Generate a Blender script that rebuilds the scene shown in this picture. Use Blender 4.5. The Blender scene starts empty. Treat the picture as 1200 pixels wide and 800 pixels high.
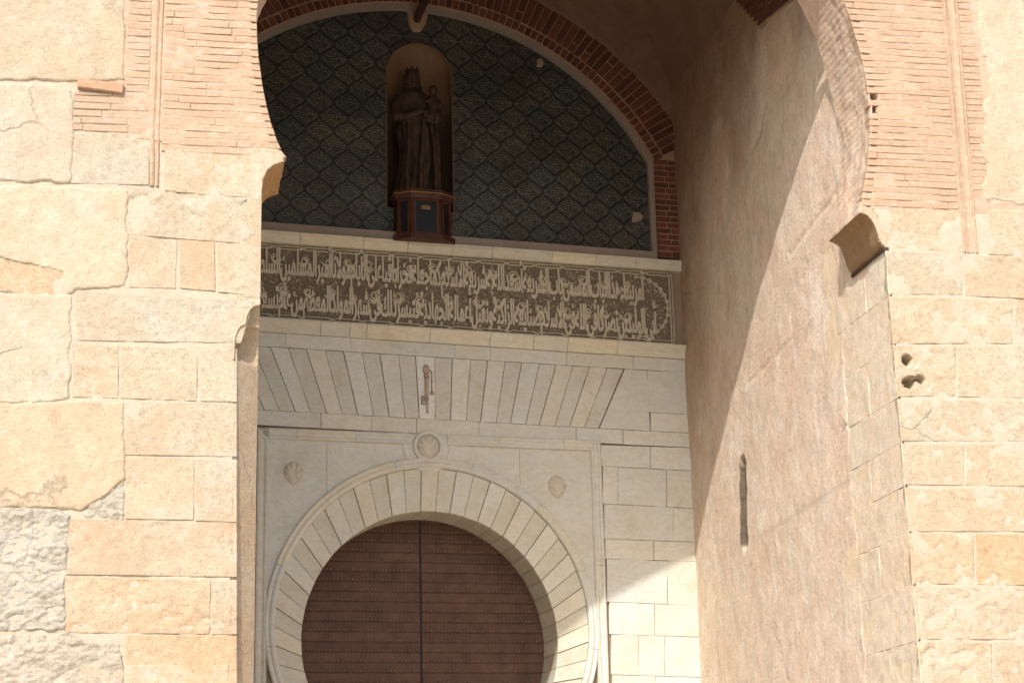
import bpy, bmesh, math, random
import numpy as np
from mathutils import Vector, Matrix
from mathutils.geometry import tessellate_polygon
random.seed(7)
SC = bpy.context.scene
COL = SC.collection
# ------------------------------------------------------------------ camera
CW, CH = 1200., 800.
FPX = 2166.
PITCH, YAW, ROLL = math.radians(15.69), math.radians(11.10), math.radians(-1.40)
CAMP = np.array([0., 0., 1.6])
_f = np.array([math.sin(YAW)*math.cos(PITCH), math.cos(YAW)*math.cos(PITCH), math.sin(PITCH)])
_r = np.array([math.cos(YAW), -math.sin(YAW), 0.])
_u = np.cross(_r, _f)
_r2 = _r*math.cos(ROLL)+_u*math.sin(ROLL)
_u2 = -_r*math.sin(ROLL)+_u*math.cos(ROLL)
cd = bpy.data.cameras.new('camera'); cam = bpy.data.objects.new('camera', cd); COL.objects.link(cam)
cd.sensor_width = 36.; cd.lens = 36.*FPX/CW; cd.clip_start = .1; cd.clip_end = 600.
mw = Matrix.Identity(4)
for i in range(3):
    mw[i][0] = _r2[i]; mw[i][1] = _u2[i]; mw[i][2] = -_f[i]; mw[i][3] = CAMP[i]
cam.matrix_world = mw
SC.camera = cam
# ------------------------------------------------------------------ light
SUNV = np.array([-.5, -1., .96])          # towards the sun
SUN_STRENGTH = 2.6; SKY = .15; EXPOSURE = .68
w = bpy.data.worlds.new('World'); SC.world = w; w.use_nodes = True
nt = w.node_tree; sky = nt.nodes.new('ShaderNodeTexSky'); sky.sky_type = 'NISHITA'; sky.sun_disc = False
sky.sun_elevation = math.atan2(SUNV[2], math.hypot(SUNV[0], SUNV[1]))
sky.sun_rotation = math.atan2(SUNV[0], SUNV[1]) % (2*math.pi)
sky.air_density = 1.; sky.dust_density = 2.5
nt.links.new(sky.outputs[0], nt.nodes['Background'].inputs[0]); nt.nodes['Background'].inputs[1].default_value = SKY
ld = bpy.data.lights.new('sun', 'SUN'); ld.energy = SUN_STRENGTH; ld.angle = math.radians(.53); ld.color = (1., .955, .89)
lo = bpy.data.objects.new('sun', ld); COL.objects.link(lo)
lo.rotation_euler = Vector(SUNV).to_track_quat('Z', 'Y').to_euler(); lo.location = (-10, -20, 20)
SC.view_settings.view_transform = 'Standard'; SC.view_settings.look = 'None'
SC.view_settings.exposure = EXPOSURE; SC.view_settings.gamma = 1.
# ------------------------------------------------------------------ noise
_rng = np.random.RandomState(5); _TAB = _rng.rand(8, 256, 256)
def vn(x, y, k=0):
    x = np.asarray(x, float); y = np.asarray(y, float)
    xi = np.floor(x).astype(int); yi = np.floor(y).astype(int); fx = x-xi; fy = y-yi
    fx = fx*fx*(3-2*fx); fy = fy*fy*(3-2*fy); T = _TAB[k % 8]
    a = T[xi & 255, yi & 255]; b = T[(xi+1) & 255, yi & 255]; c = T[xi & 255, (yi+1) & 255]; d = T[(xi+1) & 255, (yi+1) & 255]
    return (a*(1-fx)+b*fx)*(1-fy)+(c*(1-fx)+d*fx)*fy-.5
def fbm(x, y, k=0, o=4):
    s = 0; a = 1.
    for i in range(o):
        s = s+a*vn(x*2**i+17.3*i+3.1*k, y*2**i+9.7*i+5.3*k, k+i); a *= .5
    return s
def sstep(a, b, x):
    t = np.clip((x-a)/(b-a), 0, 1); return t*t*(3-2*t)
# ------------------------------------------------------------------ frames
class Frame:
    def __init__(s, O, ex, n, ez=(0, 0, 1)):
        s.O = np.array(O, float); s.ex = np.array(ex, float); s.n = np.array(n, float); s.ez = np.array(ez, float)
        s.flip = np.dot(np.cross(s.ex, s.ez), s.n) < 0
    def p(s, S, Z, H):
        S = np.asarray(S, float)[..., None]; Z = np.asarray(Z, float)[..., None]; H = np.asarray(H, float)[..., None]
        return s.O+S*s.ex+Z*s.ez+H*s.n
    def px(s, u, v):                       # where the sight line of a photo point meets this wall
        d = _r2*(u-CW/2)/FPX-_u2*(v-CH/2)/FPX+_f
        t = np.dot(s.O-CAMP, s.n)/np.dot(d, s.n); P = CAMP+d*t-s.O
        return float(np.dot(P, s.ex)), float(np.dot(P, s.ez))
B5 = math.radians(5.)
XR, XL, YB = 5.132, .634, 17.2
FF = Frame((0, 12, 0), (1, 0, 0), (0, -1, 0))                                    # street front
FB = Frame((XR, YB, 0), (math.cos(B5), math.sin(B5), 0), (math.sin(B5), -math.cos(B5), 0))  # inner gate wall
FR = Frame((XR, 0, 0), (0, 1, 0), (-1, 0, 0))                                    # right passage wall, s = world y
XLW = -.14
FL = Frame((XLW, 0, 0), (0, 1, 0), (1, 0, 0))
# ------------------------------------------------------------------ mesh helpers
def mk(name, V, F, mat, parent=None, color=None, smooth=False, attrs=None, **props):
    me = bpy.data.meshes.new(name)
    V = np.asarray(V, float).reshape(-1, 3)
    me.from_pydata(V.tolist(), [], [tuple(int(i) for i in f) for f in F])
    me.materials.append(mat)
    if smooth is True: me.polygons.foreach_set('use_smooth', [True]*len(me.polygons))
    elif smooth is not False: me.polygons.foreach_set('use_smooth', smooth)
    if attrs is not None:
        a = me.color_attributes.new('tint', 'FLOAT_COLOR', 'POINT'); c = np.ones((len(V), 4)); c[:len(attrs), :3] = attrs
        a.data.foreach_set('color', c.ravel())
    me.update()
    return link(name, me, parent, color, **props)
def link(name, me, parent=None, color=None, **props):
    o = bpy.data.objects.new(name, me); COL.objects.link(o)
    if parent: o.parent = parent
    if color is not None: o.color = (color[0], color[1], color[2], 1)
    for k, v in props.items(): o[k] = v
    return o
def thing(name, label, cat, loc=(0, 0, 0), group=None):
    # the empty stays at the origin's rotation; children are given in world space, so keep it at (0,0,0) offset through parent inverse
    o = bpy.data.objects.new(name, None); COL.objects.link(o); o['label'] = label; o['category'] = cat
    if group: o['group'] = group
    return o
def jit(a=.055, warm=.035):
    k = 1+random.uniform(-a, a); q = random.uniform(-warm, warm)
    return (k*(1+q), k, k*(1-q*1.6))
def grid(frame, quad, h, depth, res=.02, rnd=.012, rough=.003, rs=8., fn=None, seed=0, inset=.004, ej=.003, maxn=400):
    """heightfield block: quad = bl, br, tr, tl (s,z); returns V, F, smooth flags"""
    q = np.array(quad, float)
    Wd = max(np.hypot(*(q[1]-q[0])), np.hypot(*(q[2]-q[3]))); Hd = max(np.hypot(*(q[3]-q[0])), np.hypot(*(q[2]-q[1])))
    nx = int(min(maxn, max(3, math.ceil(Wd/res)+1))); ny = int(min(maxn, max(3, math.ceil(Hd/res)+1)))
    def axis(Ln_, n):
        e = np.array([0, .3, 1., 1.5])*rnd/Ln_
        if e[-1] > .3: return np.linspace(0, 1, max(n, 4))
        return np.r_[e[:-1], np.linspace(e[-1], 1-e[-1], n), 1-e[:-1][::-1]]
    u = axis(Wd, nx); v = axis(Hd, ny); nx = len(u); ny = len(v)
    U, Vv = np.meshgrid(u, v)
    S = (1-U)*(1-Vv)*q[0, 0]+U*(1-Vv)*q[1, 0]+U*Vv*q[2, 0]+(1-U)*Vv*q[3, 0]
    Z = (1-U)*(1-Vv)*q[0, 1]+U*(1-Vv)*q[1, 1]+U*Vv*q[2, 1]+(1-U)*Vv*q[3, 1]
    d = np.minimum(np.minimum(U*Wd, (1-U)*Wd), np.minimum(Vv*Hd, (1-Vv)*Hd))
    dn = d+np.abs(fbm(S*14+seed*7, Z*14, seed, 2))*rnd*.7*(d > 1e-9)
    e = 1-np.sqrt(np.clip(1-(1-np.clip(dn/rnd, 0, 1))**2, 0, 1))
    H = h-rnd*e+rough*2*fbm(S*rs+seed*3.7, Z*rs+seed*1.3, seed, 4)
    if fn is not None: H = H+fn(S, Z)
    S2 = S+ej*2*vn(Z*9+seed, S*3, 2)*(d < 1e-9); Z2 = Z+ej*2*vn(S*9+seed, Z*3, 3)*(d < 1e-9)
    V = frame.p(S2, Z2, H).reshape(-1, 3)
    idx = np.arange(nx*ny).reshape(ny, nx)
    F = np.stack([idx[:-1, :-1], idx[:-1, 1:], idx[1:, 1:], idx[1:, :-1]], -1).reshape(-1, 4)
    loop = list(idx[0, :])+list(idx[1:, -1])+list(idx[-1, -2::-1])+list(idx[-2:0:-1, 0])
    loop = np.array(loop); n0 = len(V); L = len(loop)
    cS, cZ = S.mean(), Z.mean()
    Sl = S2.ravel()[loop]; Zl = Z2.ravel()[loop]
    top = V[loop]
    bot = frame.p(Sl-np.sign(Sl-cS)*inset, Zl-np.sign(Zl-cZ)*inset, np.full(L, h-depth))
    V = np.vstack([V, top, bot]); k = np.arange(L); k2 = (k+1) % L
    SF = np.stack([n0+k2, n0+k, n0+L+k, n0+L+k2], -1)
    F = np.vstack([F, SF])
    sm = np.r_[np.ones(len(F)-L, bool), np.zeros(L, bool)]
    if frame.flip: F = F[:, ::-1]
    return V, F, sm
def block(name, frame, quad, h, depth, mat, parent, color=None, label=None, **kw):
    if name == 'stone_block': quad = grow(quad, .004)
    V, F, sm = grid(frame, quad, h, depth, **kw)
    o = mk(name, V, F, mat, parent, color, sm)
    if label: o['label'] = label
    return o
def grow(q, d):
    q = [list(p) for p in q]; cx = sum(p[0] for p in q)/4; cz = sum(p[1] for p in q)/4
    return [(p[0]+math.copysign(d, p[0]-cx), p[1]+math.copysign(d, p[1]-cz)) for p in q]
def pxq(frame, pts): return [frame.px(*p) for p in pts]
def sdist(poly, S, Z):
    P = np.array(poly, float); d = np.full(S.shape, 1e9); ins = np.zeros(S.shape, bool)
    for i in range(len(P)):
        a = P[i]; b = P[(i+1) % len(P)]; ab = b-a
        t = np.clip(((S-a[0])*ab[0]+(Z-a[1])*ab[1])/(ab@ab+1e-12), 0, 1)
        d = np.minimum(d, np.hypot(S-a[0]-t*ab[0], Z-a[1]-t*ab[1]))
        c = ((a[1] > Z) != (b[1] > Z)) & (S < (b[0]-a[0])*(Z-a[1])/((b[1]-a[1]) if b[1] != a[1] else 1e-12)+a[0]); ins ^= c
    return np.where(ins, d, -d)
def mask_patch(name, frame, poly, h, mat, parent, drop=.03, res=.012, edge=.012, rag=.012, rough=.004, rs=6., fn=None, color=None, seed=0, hard=None, label=None, kind=None, holes=(), tint=None):
    """plaster or rubble patch with a ragged outline; its rim falls back behind the wall surface"""
    P = np.array(poly); lo = P.min(0)-edge*2; hi = P.max(0)+edge*2
    nx = int((hi[0]-lo[0])/res)+2; ny = int((hi[1]-lo[1])/res)+2
    S, Z = np.meshgrid(np.linspace(lo[0], hi[0], nx), np.linspace(lo[1], hi[1], ny))
    d = sdist(poly, S, Z)
    for hp in holes: d = np.minimum(d, -sdist(hp, S, Z))
    dn = d+rag*2*fbm(S*9+seed, Z*9, seed, 4)
    if hard is not None: dn = np.minimum(dn, sdist(hard, S, Z)*1.)
    H = h+rough*2*fbm(S*rs+seed*3.1, Z*rs, seed, 4)
    if fn is not None: H = H+fn(S, Z)
    H = H-drop*(1-sstep(-edge, edge*.4, dn))
    keep = dn > -edge*1.6
    idx = np.arange(nx*ny).reshape(ny, nx)
    F = np.stack([idx[:-1, :-1], idx[:-1, 1:], idx[1:, 1:], idx[1:, :-1]], -1).reshape(-1, 4)
    F = F[keep.ravel()[F].all(1)]
    used = np.unique(F); re = np.full(nx*ny, -1); re[used] = np.arange(len(used)); F = re[F]
    V = frame.p(S, Z, H).reshape(-1, 3)[used]
    if frame.flip: F = F[:, ::-1]
    at = tint(S, Z).reshape(-1, 3)[used] if tint is not None else None
    o = mk(name, V, F, mat, parent, color, True, attrs=at)
    if label: o['label'] = label
    if kind: o['kind'] = kind
    return o
def solid(name, frame, outer, holes, h0, h1, mat, parent, color=None, back=True, **props):
    """flat-faced solid from h0 (front) to h1 (back) with any outline and holes"""
    loops = [[Vector((float(a), float(b), 0)) for a, b in L] for L in [outer]+list(holes)]
    tris = tessellate_polygon(loops)
    P = np.array([(v.x, v.y) for L in loops for v in L]); n = len(P)
    V = np.vstack([frame.p(P[:, 0], P[:, 1], np.full(n, h0)), frame.p(P[:, 0], P[:, 1], np.full(n, h1))])
    F = []
    for t in tris:
        a, b, c = t
        ar = (P[b, 0]-P[a, 0])*(P[c, 1]-P[a, 1])-(P[b, 1]-P[a, 1])*(P[c, 0]-P[a, 0])
        if (ar < 0) != frame.flip: t = (a, c, b)
        F.append(tuple(t))
        if back: F.append((t[0]+n, t[2]+n, t[1]+n))
    k = 0
    for L in loops:
        m = len(L)
        for i in range(m): F.append((k+i, k+(i+1) % m, k+(i+1) % m+n, k+i+n))
        k += m
    return mk(name, V, F, mat, parent, color, False, **props)
def bev(name, frame, quad, h, depth, mat, parent, color=None, b=.004, tilt=0., **props):
    """small piece with chamfered edges from a convex outline (12-30 faces)"""
    q = np.array(quad, float); n = len(q); c = q.mean(0)
    inn = []
    for i in range(n):
        p0, p1, p2 = q[i-1], q[i], q[(i+1) % n]
        e1 = (p0-p1)/(np.hypot(*(p0-p1))+1e-9); e2 = (p2-p1)/(np.hypot(*(p2-p1))+1e-9)
        s_ = max(.25, abs(e1[0]*e2[1]-e1[1]*e2[0])); inn.append(p1+(e1+e2)*b/s_)
    inn = np.array(inn)
    tl = tilt*(inn[:, 0]-c[0])*4
    V = np.vstack([frame.p(q[:, 0], q[:, 1], np.full(n, h-depth)), frame.p(q[:, 0], q[:, 1], np.full(n, h-b)), frame.p(inn[:, 0], inn[:, 1], h+tl)])
    F = [tuple(2*n+i for i in range(n))]
    for i in range(n):
        j = (i+1) % n; F.append((i, j, n+j, n+i)); F.append((n+i, n+j, 2*n+j, 2*n+i))
    if frame.flip: F = [f[::-1] for f in F]
    return mk(name, V, F, mat, parent, color, False, **props)
def prof_run(name, frame, path, prof, mat, parent, color=None, closed=False, caps=True, **props):
    """moulding: profile [(offset across, height)] swept along a 2-D path (s,z); offset goes to the left of travel"""
    P = np.array(path, float); n = len(P); T = np.zeros_like(P); M = []
    for i in range(n):
        a = P[i]-P[i-1] if i else P[1]-P[0]; b = P[(i+1) % n]-P[i] if i < n-1 else P[-1]-P[-2]
        a = a/np.hypot(*a); b = b/np.hypot(*b); na = np.array([-a[1], a[0]]); nb = np.array([-b[1], b[0]])
        m = na+nb; m = m/(m@m)*2; M.append(m)
    M = np.array(M); V = []
    for o_, h in prof: V.append(frame.p(P[:, 0]+M[:, 0]*o_, P[:, 1]+M[:, 1]*o_, np.full(n, h)))
    V = np.array(V).reshape(-1, 3); m = len(prof); F = []
    for j in range(m-1):
        for i in range(n-1): F.append((j*n+i, j*n+i+1, (j+1)*n+i+1, (j+1)*n+i))
    if caps: F.append(tuple(j*n for j in range(m))); F.append(tuple(j*n+n-1 for j in range(m-1, -1, -1)))
    return mk(name, V, F, mat, parent, color, False, **props)
def boxv(frame, s0, s1, z0, z1, h0, h1):
    V = [frame.p(s, z, h) for h in (h0, h1) for s, z in ((s0, z0), (s1, z0), (s1, z1), (s0, z1))]
    return V, [(0, 1, 2, 3), (7, 6, 5, 4), (0, 4, 5, 1), (1, 5, 6, 2), (2, 6, 7, 3), (3, 7, 4, 0)]
class MB:
    def __init__(s): s.V = []; s.F = []; s.n = 0
    def add(s, V, F):
        V = np.asarray(V, float).reshape(-1, 3); s.V.append(V); s.F += [tuple(int(i)+s.n for i in f) for f in F]; s.n += len(V)
    def build(s, name, mat, parent=None, color=None, smooth=False, **p): return mk(name, np.vstack(s.V), s.F, mat, parent, color, smooth, **p)
# ------------------------------------------------------------------ materials
def nodes(name):
    m = bpy.data.materials.new(name); m.use_nodes = True; t = m.node_tree; b = t.nodes['Principled BSDF']
    return m, t, b
def N(t, ty, **kw):
    n = t.nodes.new(ty)
    for k, v in kw.items():
        if k.startswith('i_'): n.inputs[int(k[2:])].default_value = v
        else: setattr(n, k, v)
    return n
def ramp(t, src, stops):
    r = t.nodes.new('ShaderNodeValToRGB'); e = r.color_ramp.elements
    while len(e) < len(stops): e.new(.5)
    for i, (p, c) in enumerate(stops): e[i].position = p; e[i].color = (c[0], c[1], c[2], 1) if isinstance(c, (tuple, list)) else (c, c, c, 1)
    t.links.new(src, r.inputs[0]); return r.outputs[0]
def mix(t, f, a, b, mode='MIX'):
    n = t.nodes.new('ShaderNodeMix'); n.data_type = 'RGBA'; n.blend_type = mode
    for i, v in ((0, f), (6, a), (7, b)):
        if isinstance(v, (int, float)): n.inputs[i].default_value = v
        elif isinstance(v, tuple): n.inputs[i].default_value = (v[0], v[1], v[2], 1)
        else: t.links.new(v, n.inputs[i])
    return n.outputs[2]
def noise(t, vec, scale, detail=6, rough=.6, dist=0.):
    n = N(t, 'ShaderNodeTexNoise'); n.inputs['Scale'].default_value = scale; n.inputs['Detail'].default_value = detail
    n.inputs['Roughness'].default_value = rough; n.inputs['Distortion'].default_value = dist; t.links.new(vec, n.inputs['Vector']); return n.outputs['Fac']
def mapping(t, vec, sc=(1, 1, 1), rot=(0, 0, 0), loc=(0, 0, 0)):
    n = N(t, 'ShaderNodeMapping'); n.inputs['Scale'].default_value = sc; n.inputs['Rotation'].default_value = rot; n.inputs['Location'].default_value = loc
    t.links.new(vec, n.inputs['Vector']); return n.outputs[0]
def stone(name, base, alt, pale=None, speck=.5, scale=1.5, bump=.25, bscale=60., stretch=(1, 1, 1), rgh=.9, alt_amt=.6, dark=None, attr=False, veins=0., ridge=0., streak=0., crack=0., cscale=1.1, mottle=0.):
    m, t, b = nodes(name); tc = N(t, 'ShaderNodeTexCoord'); v = tc.outputs['Object']; vs = mapping(t, v, stretch)
    oi = N(t, 'ShaderNodeObjectInfo')
    c = mix(t, ramp(t, noise(t, vs, scale, 8, .62, .6), [(.40, 0.), (.68, alt_amt)]), base, alt)
    if pale: c = mix(t, ramp(t, noise(t, mapping(t, vs, loc=(7, 3, 1)), scale*2.3, 9, .66, .4), [(.52, 0.), (.70, .75)]), c, pale)
    if dark: c = mix(t, ramp(t, noise(t, mapping(t, vs, loc=(2, 9, 5)), scale*1.4, 10, .7, .3), [(.54, 0.), (.76, .8)]), c, dark)
    sp = noise(t, v, 95., 4, .75)
    c = mix(t, 1., c, ramp(t, sp, [(.28, 1-.55*speck), (.46, 1.), (.70, 1+.22*speck)]), 'MULTIPLY')
    sp2 = noise(t, v, 24., 6, .7)
    c = mix(t, 1., c, ramp(t, sp2, [(.25, 1-.30*speck), (.5, 1.), (.75, 1+.14*speck)]), 'MULTIPLY')
    if veins:
        c = mix(t, ramp(t, noise(t, mapping(t, v, (1.2, 1.2, 4)), 2.2, 8, .6, 1.6), [(.46, 0.), (.5, veins), (.54, 0.)]), c, tuple(x*.72 for x in base))
    if streak:
        st = noise(t, mapping(t, v, (3, 3, .35)), 2.4, 7, .65, .3)
        c = mix(t, 1., c, ramp(t, st, [(.3, 1-streak), (.5, 1.), (.7, 1+streak*.35)]), 'MULTIPLY')
    if mottle:
        c = mix(t, 1., c, ramp(t, noise(t, mapping(t, v, (1, 1, .55)), 9., 8, .75, .8), [(.32, 1-mottle), (.5, 1.), (.66, 1+mottle*.45)]), 'MULTIPLY')
        c = mix(t, ramp(t, noise(t, mapping(t, v, (1, 1, .6), loc=(8, 1, 2)), 4.2, 8, .7, .5), [(.50, 0.), (.64, .55)]), c, alt)
    ck = None
    if crack:
        nz_ = N(t, 'ShaderNodeTexNoise'); nz_.inputs['Scale'].default_value = 3.; nz_.inputs['Detail'].default_value = 6; t.links.new(v, nz_.inputs['Vector'])
        wv_ = mix(t, .30, v, nz_.outputs['Color'])
        vo = N(t, 'ShaderNodeTexVoronoi', feature='DISTANCE_TO_EDGE'); vo.inputs['Scale'].default_value = cscale; t.links.new(wv_, vo.inputs['Vector'])
        ln = ramp(t, vo.outputs['Distance'], [(.0, 1.), (.005, .8), (.013, 0.)])
        mk_ = ramp(t, noise(t, mapping(t, v, loc=(4, 4, 8)), .9, 3, .5), [(.55, 0.), (.64, 1.)])
        mm = N(t, 'ShaderNodeMath', operation='MULTIPLY'); t.links.new(ln, mm.inputs[0]); t.links.new(mk_, mm.inputs[1]); ck = mm.outputs[0]
        m3 = N(t, 'ShaderNodeMath', operation='MULTIPLY'); m3.inputs[1].default_value = crack; t.links.new(ck, m3.inputs[0])
        c = mix(t, m3.outputs[0], c, tuple(x*.38 for x in base))
    pit = ramp(t, noise(t, mapping(t, v, loc=(1, 2, 3)), 46., 3, .6), [(.24, 1.), (.31, 0.)])
    if speck > .3:
        m4 = N(t, 'ShaderNodeMath', operation='MULTIPLY'); m4.inputs[1].default_value = min(.8, speck); t.links.new(pit, m4.inputs[0]); c = mix(t, m4.outputs[0], c, tuple(x*.5 for x in base))
    c = mix(t, 1., c, oi.outputs['Color'], 'MULTIPLY')
    if attr:
        a = N(t, 'ShaderNodeAttribute', attribute_name='tint'); c = mix(t, 1., c, a.outputs['Color'], 'MULTIPLY')
    t.links.new(c, b.inputs['Base Color']); b.inputs['Roughness'].default_value = rgh
    b.inputs['Specular IOR Level'].default_value = .25
    hN = noise(t, v, bscale, 8, .72); h2 = noise(t, v, bscale*.22, 6, .6)
    ad = N(t, 'ShaderNodeMath', operation='ADD'); t.links.new(hN, ad.inputs[0]); t.links.new(h2, ad.inputs[1]); hh = ad.outputs[0]
    if ridge:
        wv = noise(t, mapping(t, v, (1.5, 1.5, 26)), 2., 5, .6, .2); m2 = N(t, 'ShaderNodeMath', operation='MULTIPLY_ADD'); m2.inputs[1].default_value = ridge
        t.links.new(wv, m2.inputs[0]); t.links.new(hh, m2.inputs[2]); hh = m2.outputs[0]
    if ck is not None:
        m5 = N(t, 'ShaderNodeMath', operation='MULTIPLY_ADD'); m5.inputs[1].default_value = -.8; t.links.new(ck, m5.inputs[0]); t.links.new(hh, m5.inputs[2]); hh = m5.outputs[0]
    bp = N(t, 'ShaderNodeBump'); bp.inputs['Strength'].default_value = bump; bp.inputs['Distance'].default_value = .02
    t.links.new(hh, bp.inputs['Height']); t.links.new(bp.outputs[0], b.inputs['Normal'])
    return m
def plain(name, c, rgh=.8, metal=0., bump=0., bs=80., var=.15, vs=12.):
    m, t, b = nodes(name); tc = N(t, 'ShaderNodeTexCoord'); v = tc.outputs['Object']; oi = N(t, 'ShaderNodeObjectInfo')
    k = ramp(t, noise(t, v, vs, 7, .65), [(.3, 1-var), (.7, 1+var)])
    cc = mix(t, 1., mix(t, 1., c, k, 'MULTIPLY'), oi.outputs['Color'], 'MULTIPLY'); t.links.new(cc, b.inputs['Base Color'])
    b.inputs['Roughness'].default_value = rgh; b.inputs['Metallic'].default_value = metal; b.inputs['Specular IOR Level'].default_value = .3
    if bump:
        bp = N(t, 'ShaderNodeBump'); bp.inputs['Strength'].default_value = bump; bp.inputs['Distance'].default_value = .01
        t.links.new(noise(t, v, bs, 6, .6), bp.inputs['Height']); t.links.new(bp.outputs[0], b.inputs['Normal'])
    return m
M_LIME = stone('limestone', (.485, .417, .312), (.475, .365, .25), (.52, .472, .395), speck=.9, scale=1.9, bump=.5, bscale=70, alt_amt=.95, mottle=.10, dark=(.44, .345, .25), crack=.35, cscale=1.6)
M_MORT = stone('lime_mortar', (.51, .446, .345), (.485, .40, .295), speck=.35, scale=3., bump=.5, bscale=60)
M_REND = stone('old_lime_render', (.49, .424, .322), (.475, .372, .268), (.53, .49, .42), speck=.6, scale=1.7, bump=.5, bscale=45, streak=.05, mottle=.12, dark=(.43, .35, .265), crack=.45, cscale=1.3)
M_LIM2 = stone('brightened_limestone', (.70, .61, .475), (.69, .545, .40), (.72, .66, .56), speck=.6, mottle=.2, scale=2.2, bump=.3, bscale=70)  # limestone copy for side faces, colour lifted to offset the grazing sun
M_RUB = stone('exposed_rubble', (.47, .425, .345), (.44, .38, .29), (.50, .475, .42), speck=.8, scale=2.5, bump=.9, bscale=30)
M_BRF = stone('sun_bleached_brick', (.475, .35, .25), (.46, .30, .205), (.53, .45, .365), speck=.55, scale=3.5, bump=.5, bscale=60, stretch=(1, 1, 3))
M_PLR = stone('ochre_wall_plaster', (.75, .63, .50), (.72, .53, .40), (.80, .745, .655), speck=.55, scale=1.7, bump=.6, bscale=35, alt_amt=.9, stretch=(1, 1, .7), streak=.05, dark=(.58, .455, .35), attr=True, mottle=.24, crack=.6, cscale=.8)
M_SOF = stone('eroded_brick_soffit', (.62, .475, .36), (.60, .41, .29), (.66, .60, .50), speck=.5, scale=2.2, bump=.6, bscale=45)
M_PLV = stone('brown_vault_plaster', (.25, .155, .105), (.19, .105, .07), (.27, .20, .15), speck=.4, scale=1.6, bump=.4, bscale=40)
M_MARB = stone('cream_marble', (.66, .65, .575), (.61, .57, .455), (.62, .635, .615), speck=.3, scale=2.6, bump=.14, bscale=55, rgh=.65, veins=.35, dark=(.53, .46, .34))
M_BAND = plain('carved_panel_ground', (.175, .143, .103), .9, bump=.5, bs=45, var=.45, vs=40)
M_LETT = stone('carved_panel_lettering', (.57, .52, .41), (.51, .44, .335), speck=.35, scale=5, bump=.3, bscale=50)
M_BRR = stone('red_brick', (.145, .052, .034), (.11, .042, .03), (.18, .085, .058), speck=.5, scale=6, bump=.5, bscale=60)
M_MRR = stone('brown_mortar', (.40, .27, .19), (.30, .19, .13), speck=.5, scale=5, bump=.6, bscale=50)
M_JNT = stone('brown_joint_mortar', (.30, .235, .165), (.24, .18, .12), speck=.3)
M_GREY = stone('grey_render_strip', (.30, .25, .22), (.26, .21, .18), speck=.4, scale=4, bump=.3, bscale=60)
M_WOODN = plain('dark_painted_wood', (.065, .026, .016), .5, bump=.3, bs=60, var=.4)
M_GOLD = plain('dull_gilding', (.30, .16, .06), .5, var=.3)
M_NICHE = stone('niche_plaster', (.30, .21, .135), (.24, .15, .095), (.34, .26, .18), speck=.4, scale=3, bump=.3, bscale=50, attr=True)
M_STAT = plain('dark_carved_wood', (.062, .038, .027), .6, bump=.35, bs=50, var=.5, vs=9)
M_NAVY = plain('dark_blue_panel', (.012, .014, .019), .4, var=.4)
M_IRON = plain('rusty_iron', (.085, .05, .035), .7, .3, bump=.4, var=.4)
M_DOOR = plain('rusty_iron_door_plate', (.105, .054, .039), .62, .0, bump=.35, bs=40, var=.32, vs=7)
M_NAIL = plain('iron_nail', (.22, .14, .10), .5, .4, var=.3)
M_DARK = plain('dark_cavity', (.04, .03, .022), .95)
M_KEY = plain('pinkish_brown_stone', (.42, .32, .245), .8, bump=.3, var=.3)
M_SHELL = stone('carved_shell_stone', (.62, .575, .47), (.58, .50, .39), speck=.4, scale=9, bump=.3, bscale=60)
def ground_mat():
    m, t, b = nodes('pale_gravel_paving'); tc = N(t, 'ShaderNodeTexCoord'); v = tc.outputs['Object']
    c = ramp(t, noise(t, v, .7, 8, .65), [(.3, (.42, .35, .26)), (.7, (.52, .45, .35))]); t.links.new(c, b.inputs['Base Color']); b.inputs['Roughness'].default_value = .95
    return m
def tile_mat():
    m, t, b = nodes('glazed_tile'); a = N(t, 'ShaderNodeAttribute', attribute_name='tint'); oi = N(t, 'ShaderNodeObjectInfo'); tc = N(t, 'ShaderNodeTexCoord')
    c = mix(t, 1., a.outputs['Color'], oi.outputs['Color'], 'MULTIPLY')
    ge = N(t, 'ShaderNodeNewGeometry')
    c = mix(t, ramp(t, noise(t, ge.outputs['Position'], 1.3, 6, .6), [(.42, 0.), (.70, .5)]), c, (.03, .021, .015))
    t.links.new(c, b.inputs['Base Color']); b.inputs['Roughness'].default_value = .42; b.inputs['Specular IOR Level'].default_value = .35
    bp = N(t, 'ShaderNodeBump'); bp.inputs['Strength'].default_value = .2; bp.inputs['Distance'].default_value = .01
    t.links.new(noise(t, tc.outputs['Object'], 60, 4, .6), bp.inputs['Height']); t.links.new(bp.outputs[0], b.inputs['Normal'])
    return m
M_PL0 = stone('side_wall_plaster', (.50, .38, .285), (.48, .33, .23), (.54, .46, .38), speck=.4, scale=1.3, bump=.4, bscale=35)
M_GRND = ground_mat(); M_TILE = tile_mat()
# ------------------------------------------------------------------ setting: ground
gs = 90.
gv = [(-gs, -gs, 0), (gs, -gs, 0), (gs, gs, 0), (-gs, gs, 0)]
mk('ground', gv, [(0, 1, 2, 3)], M_GRND, kind='structure')

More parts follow.
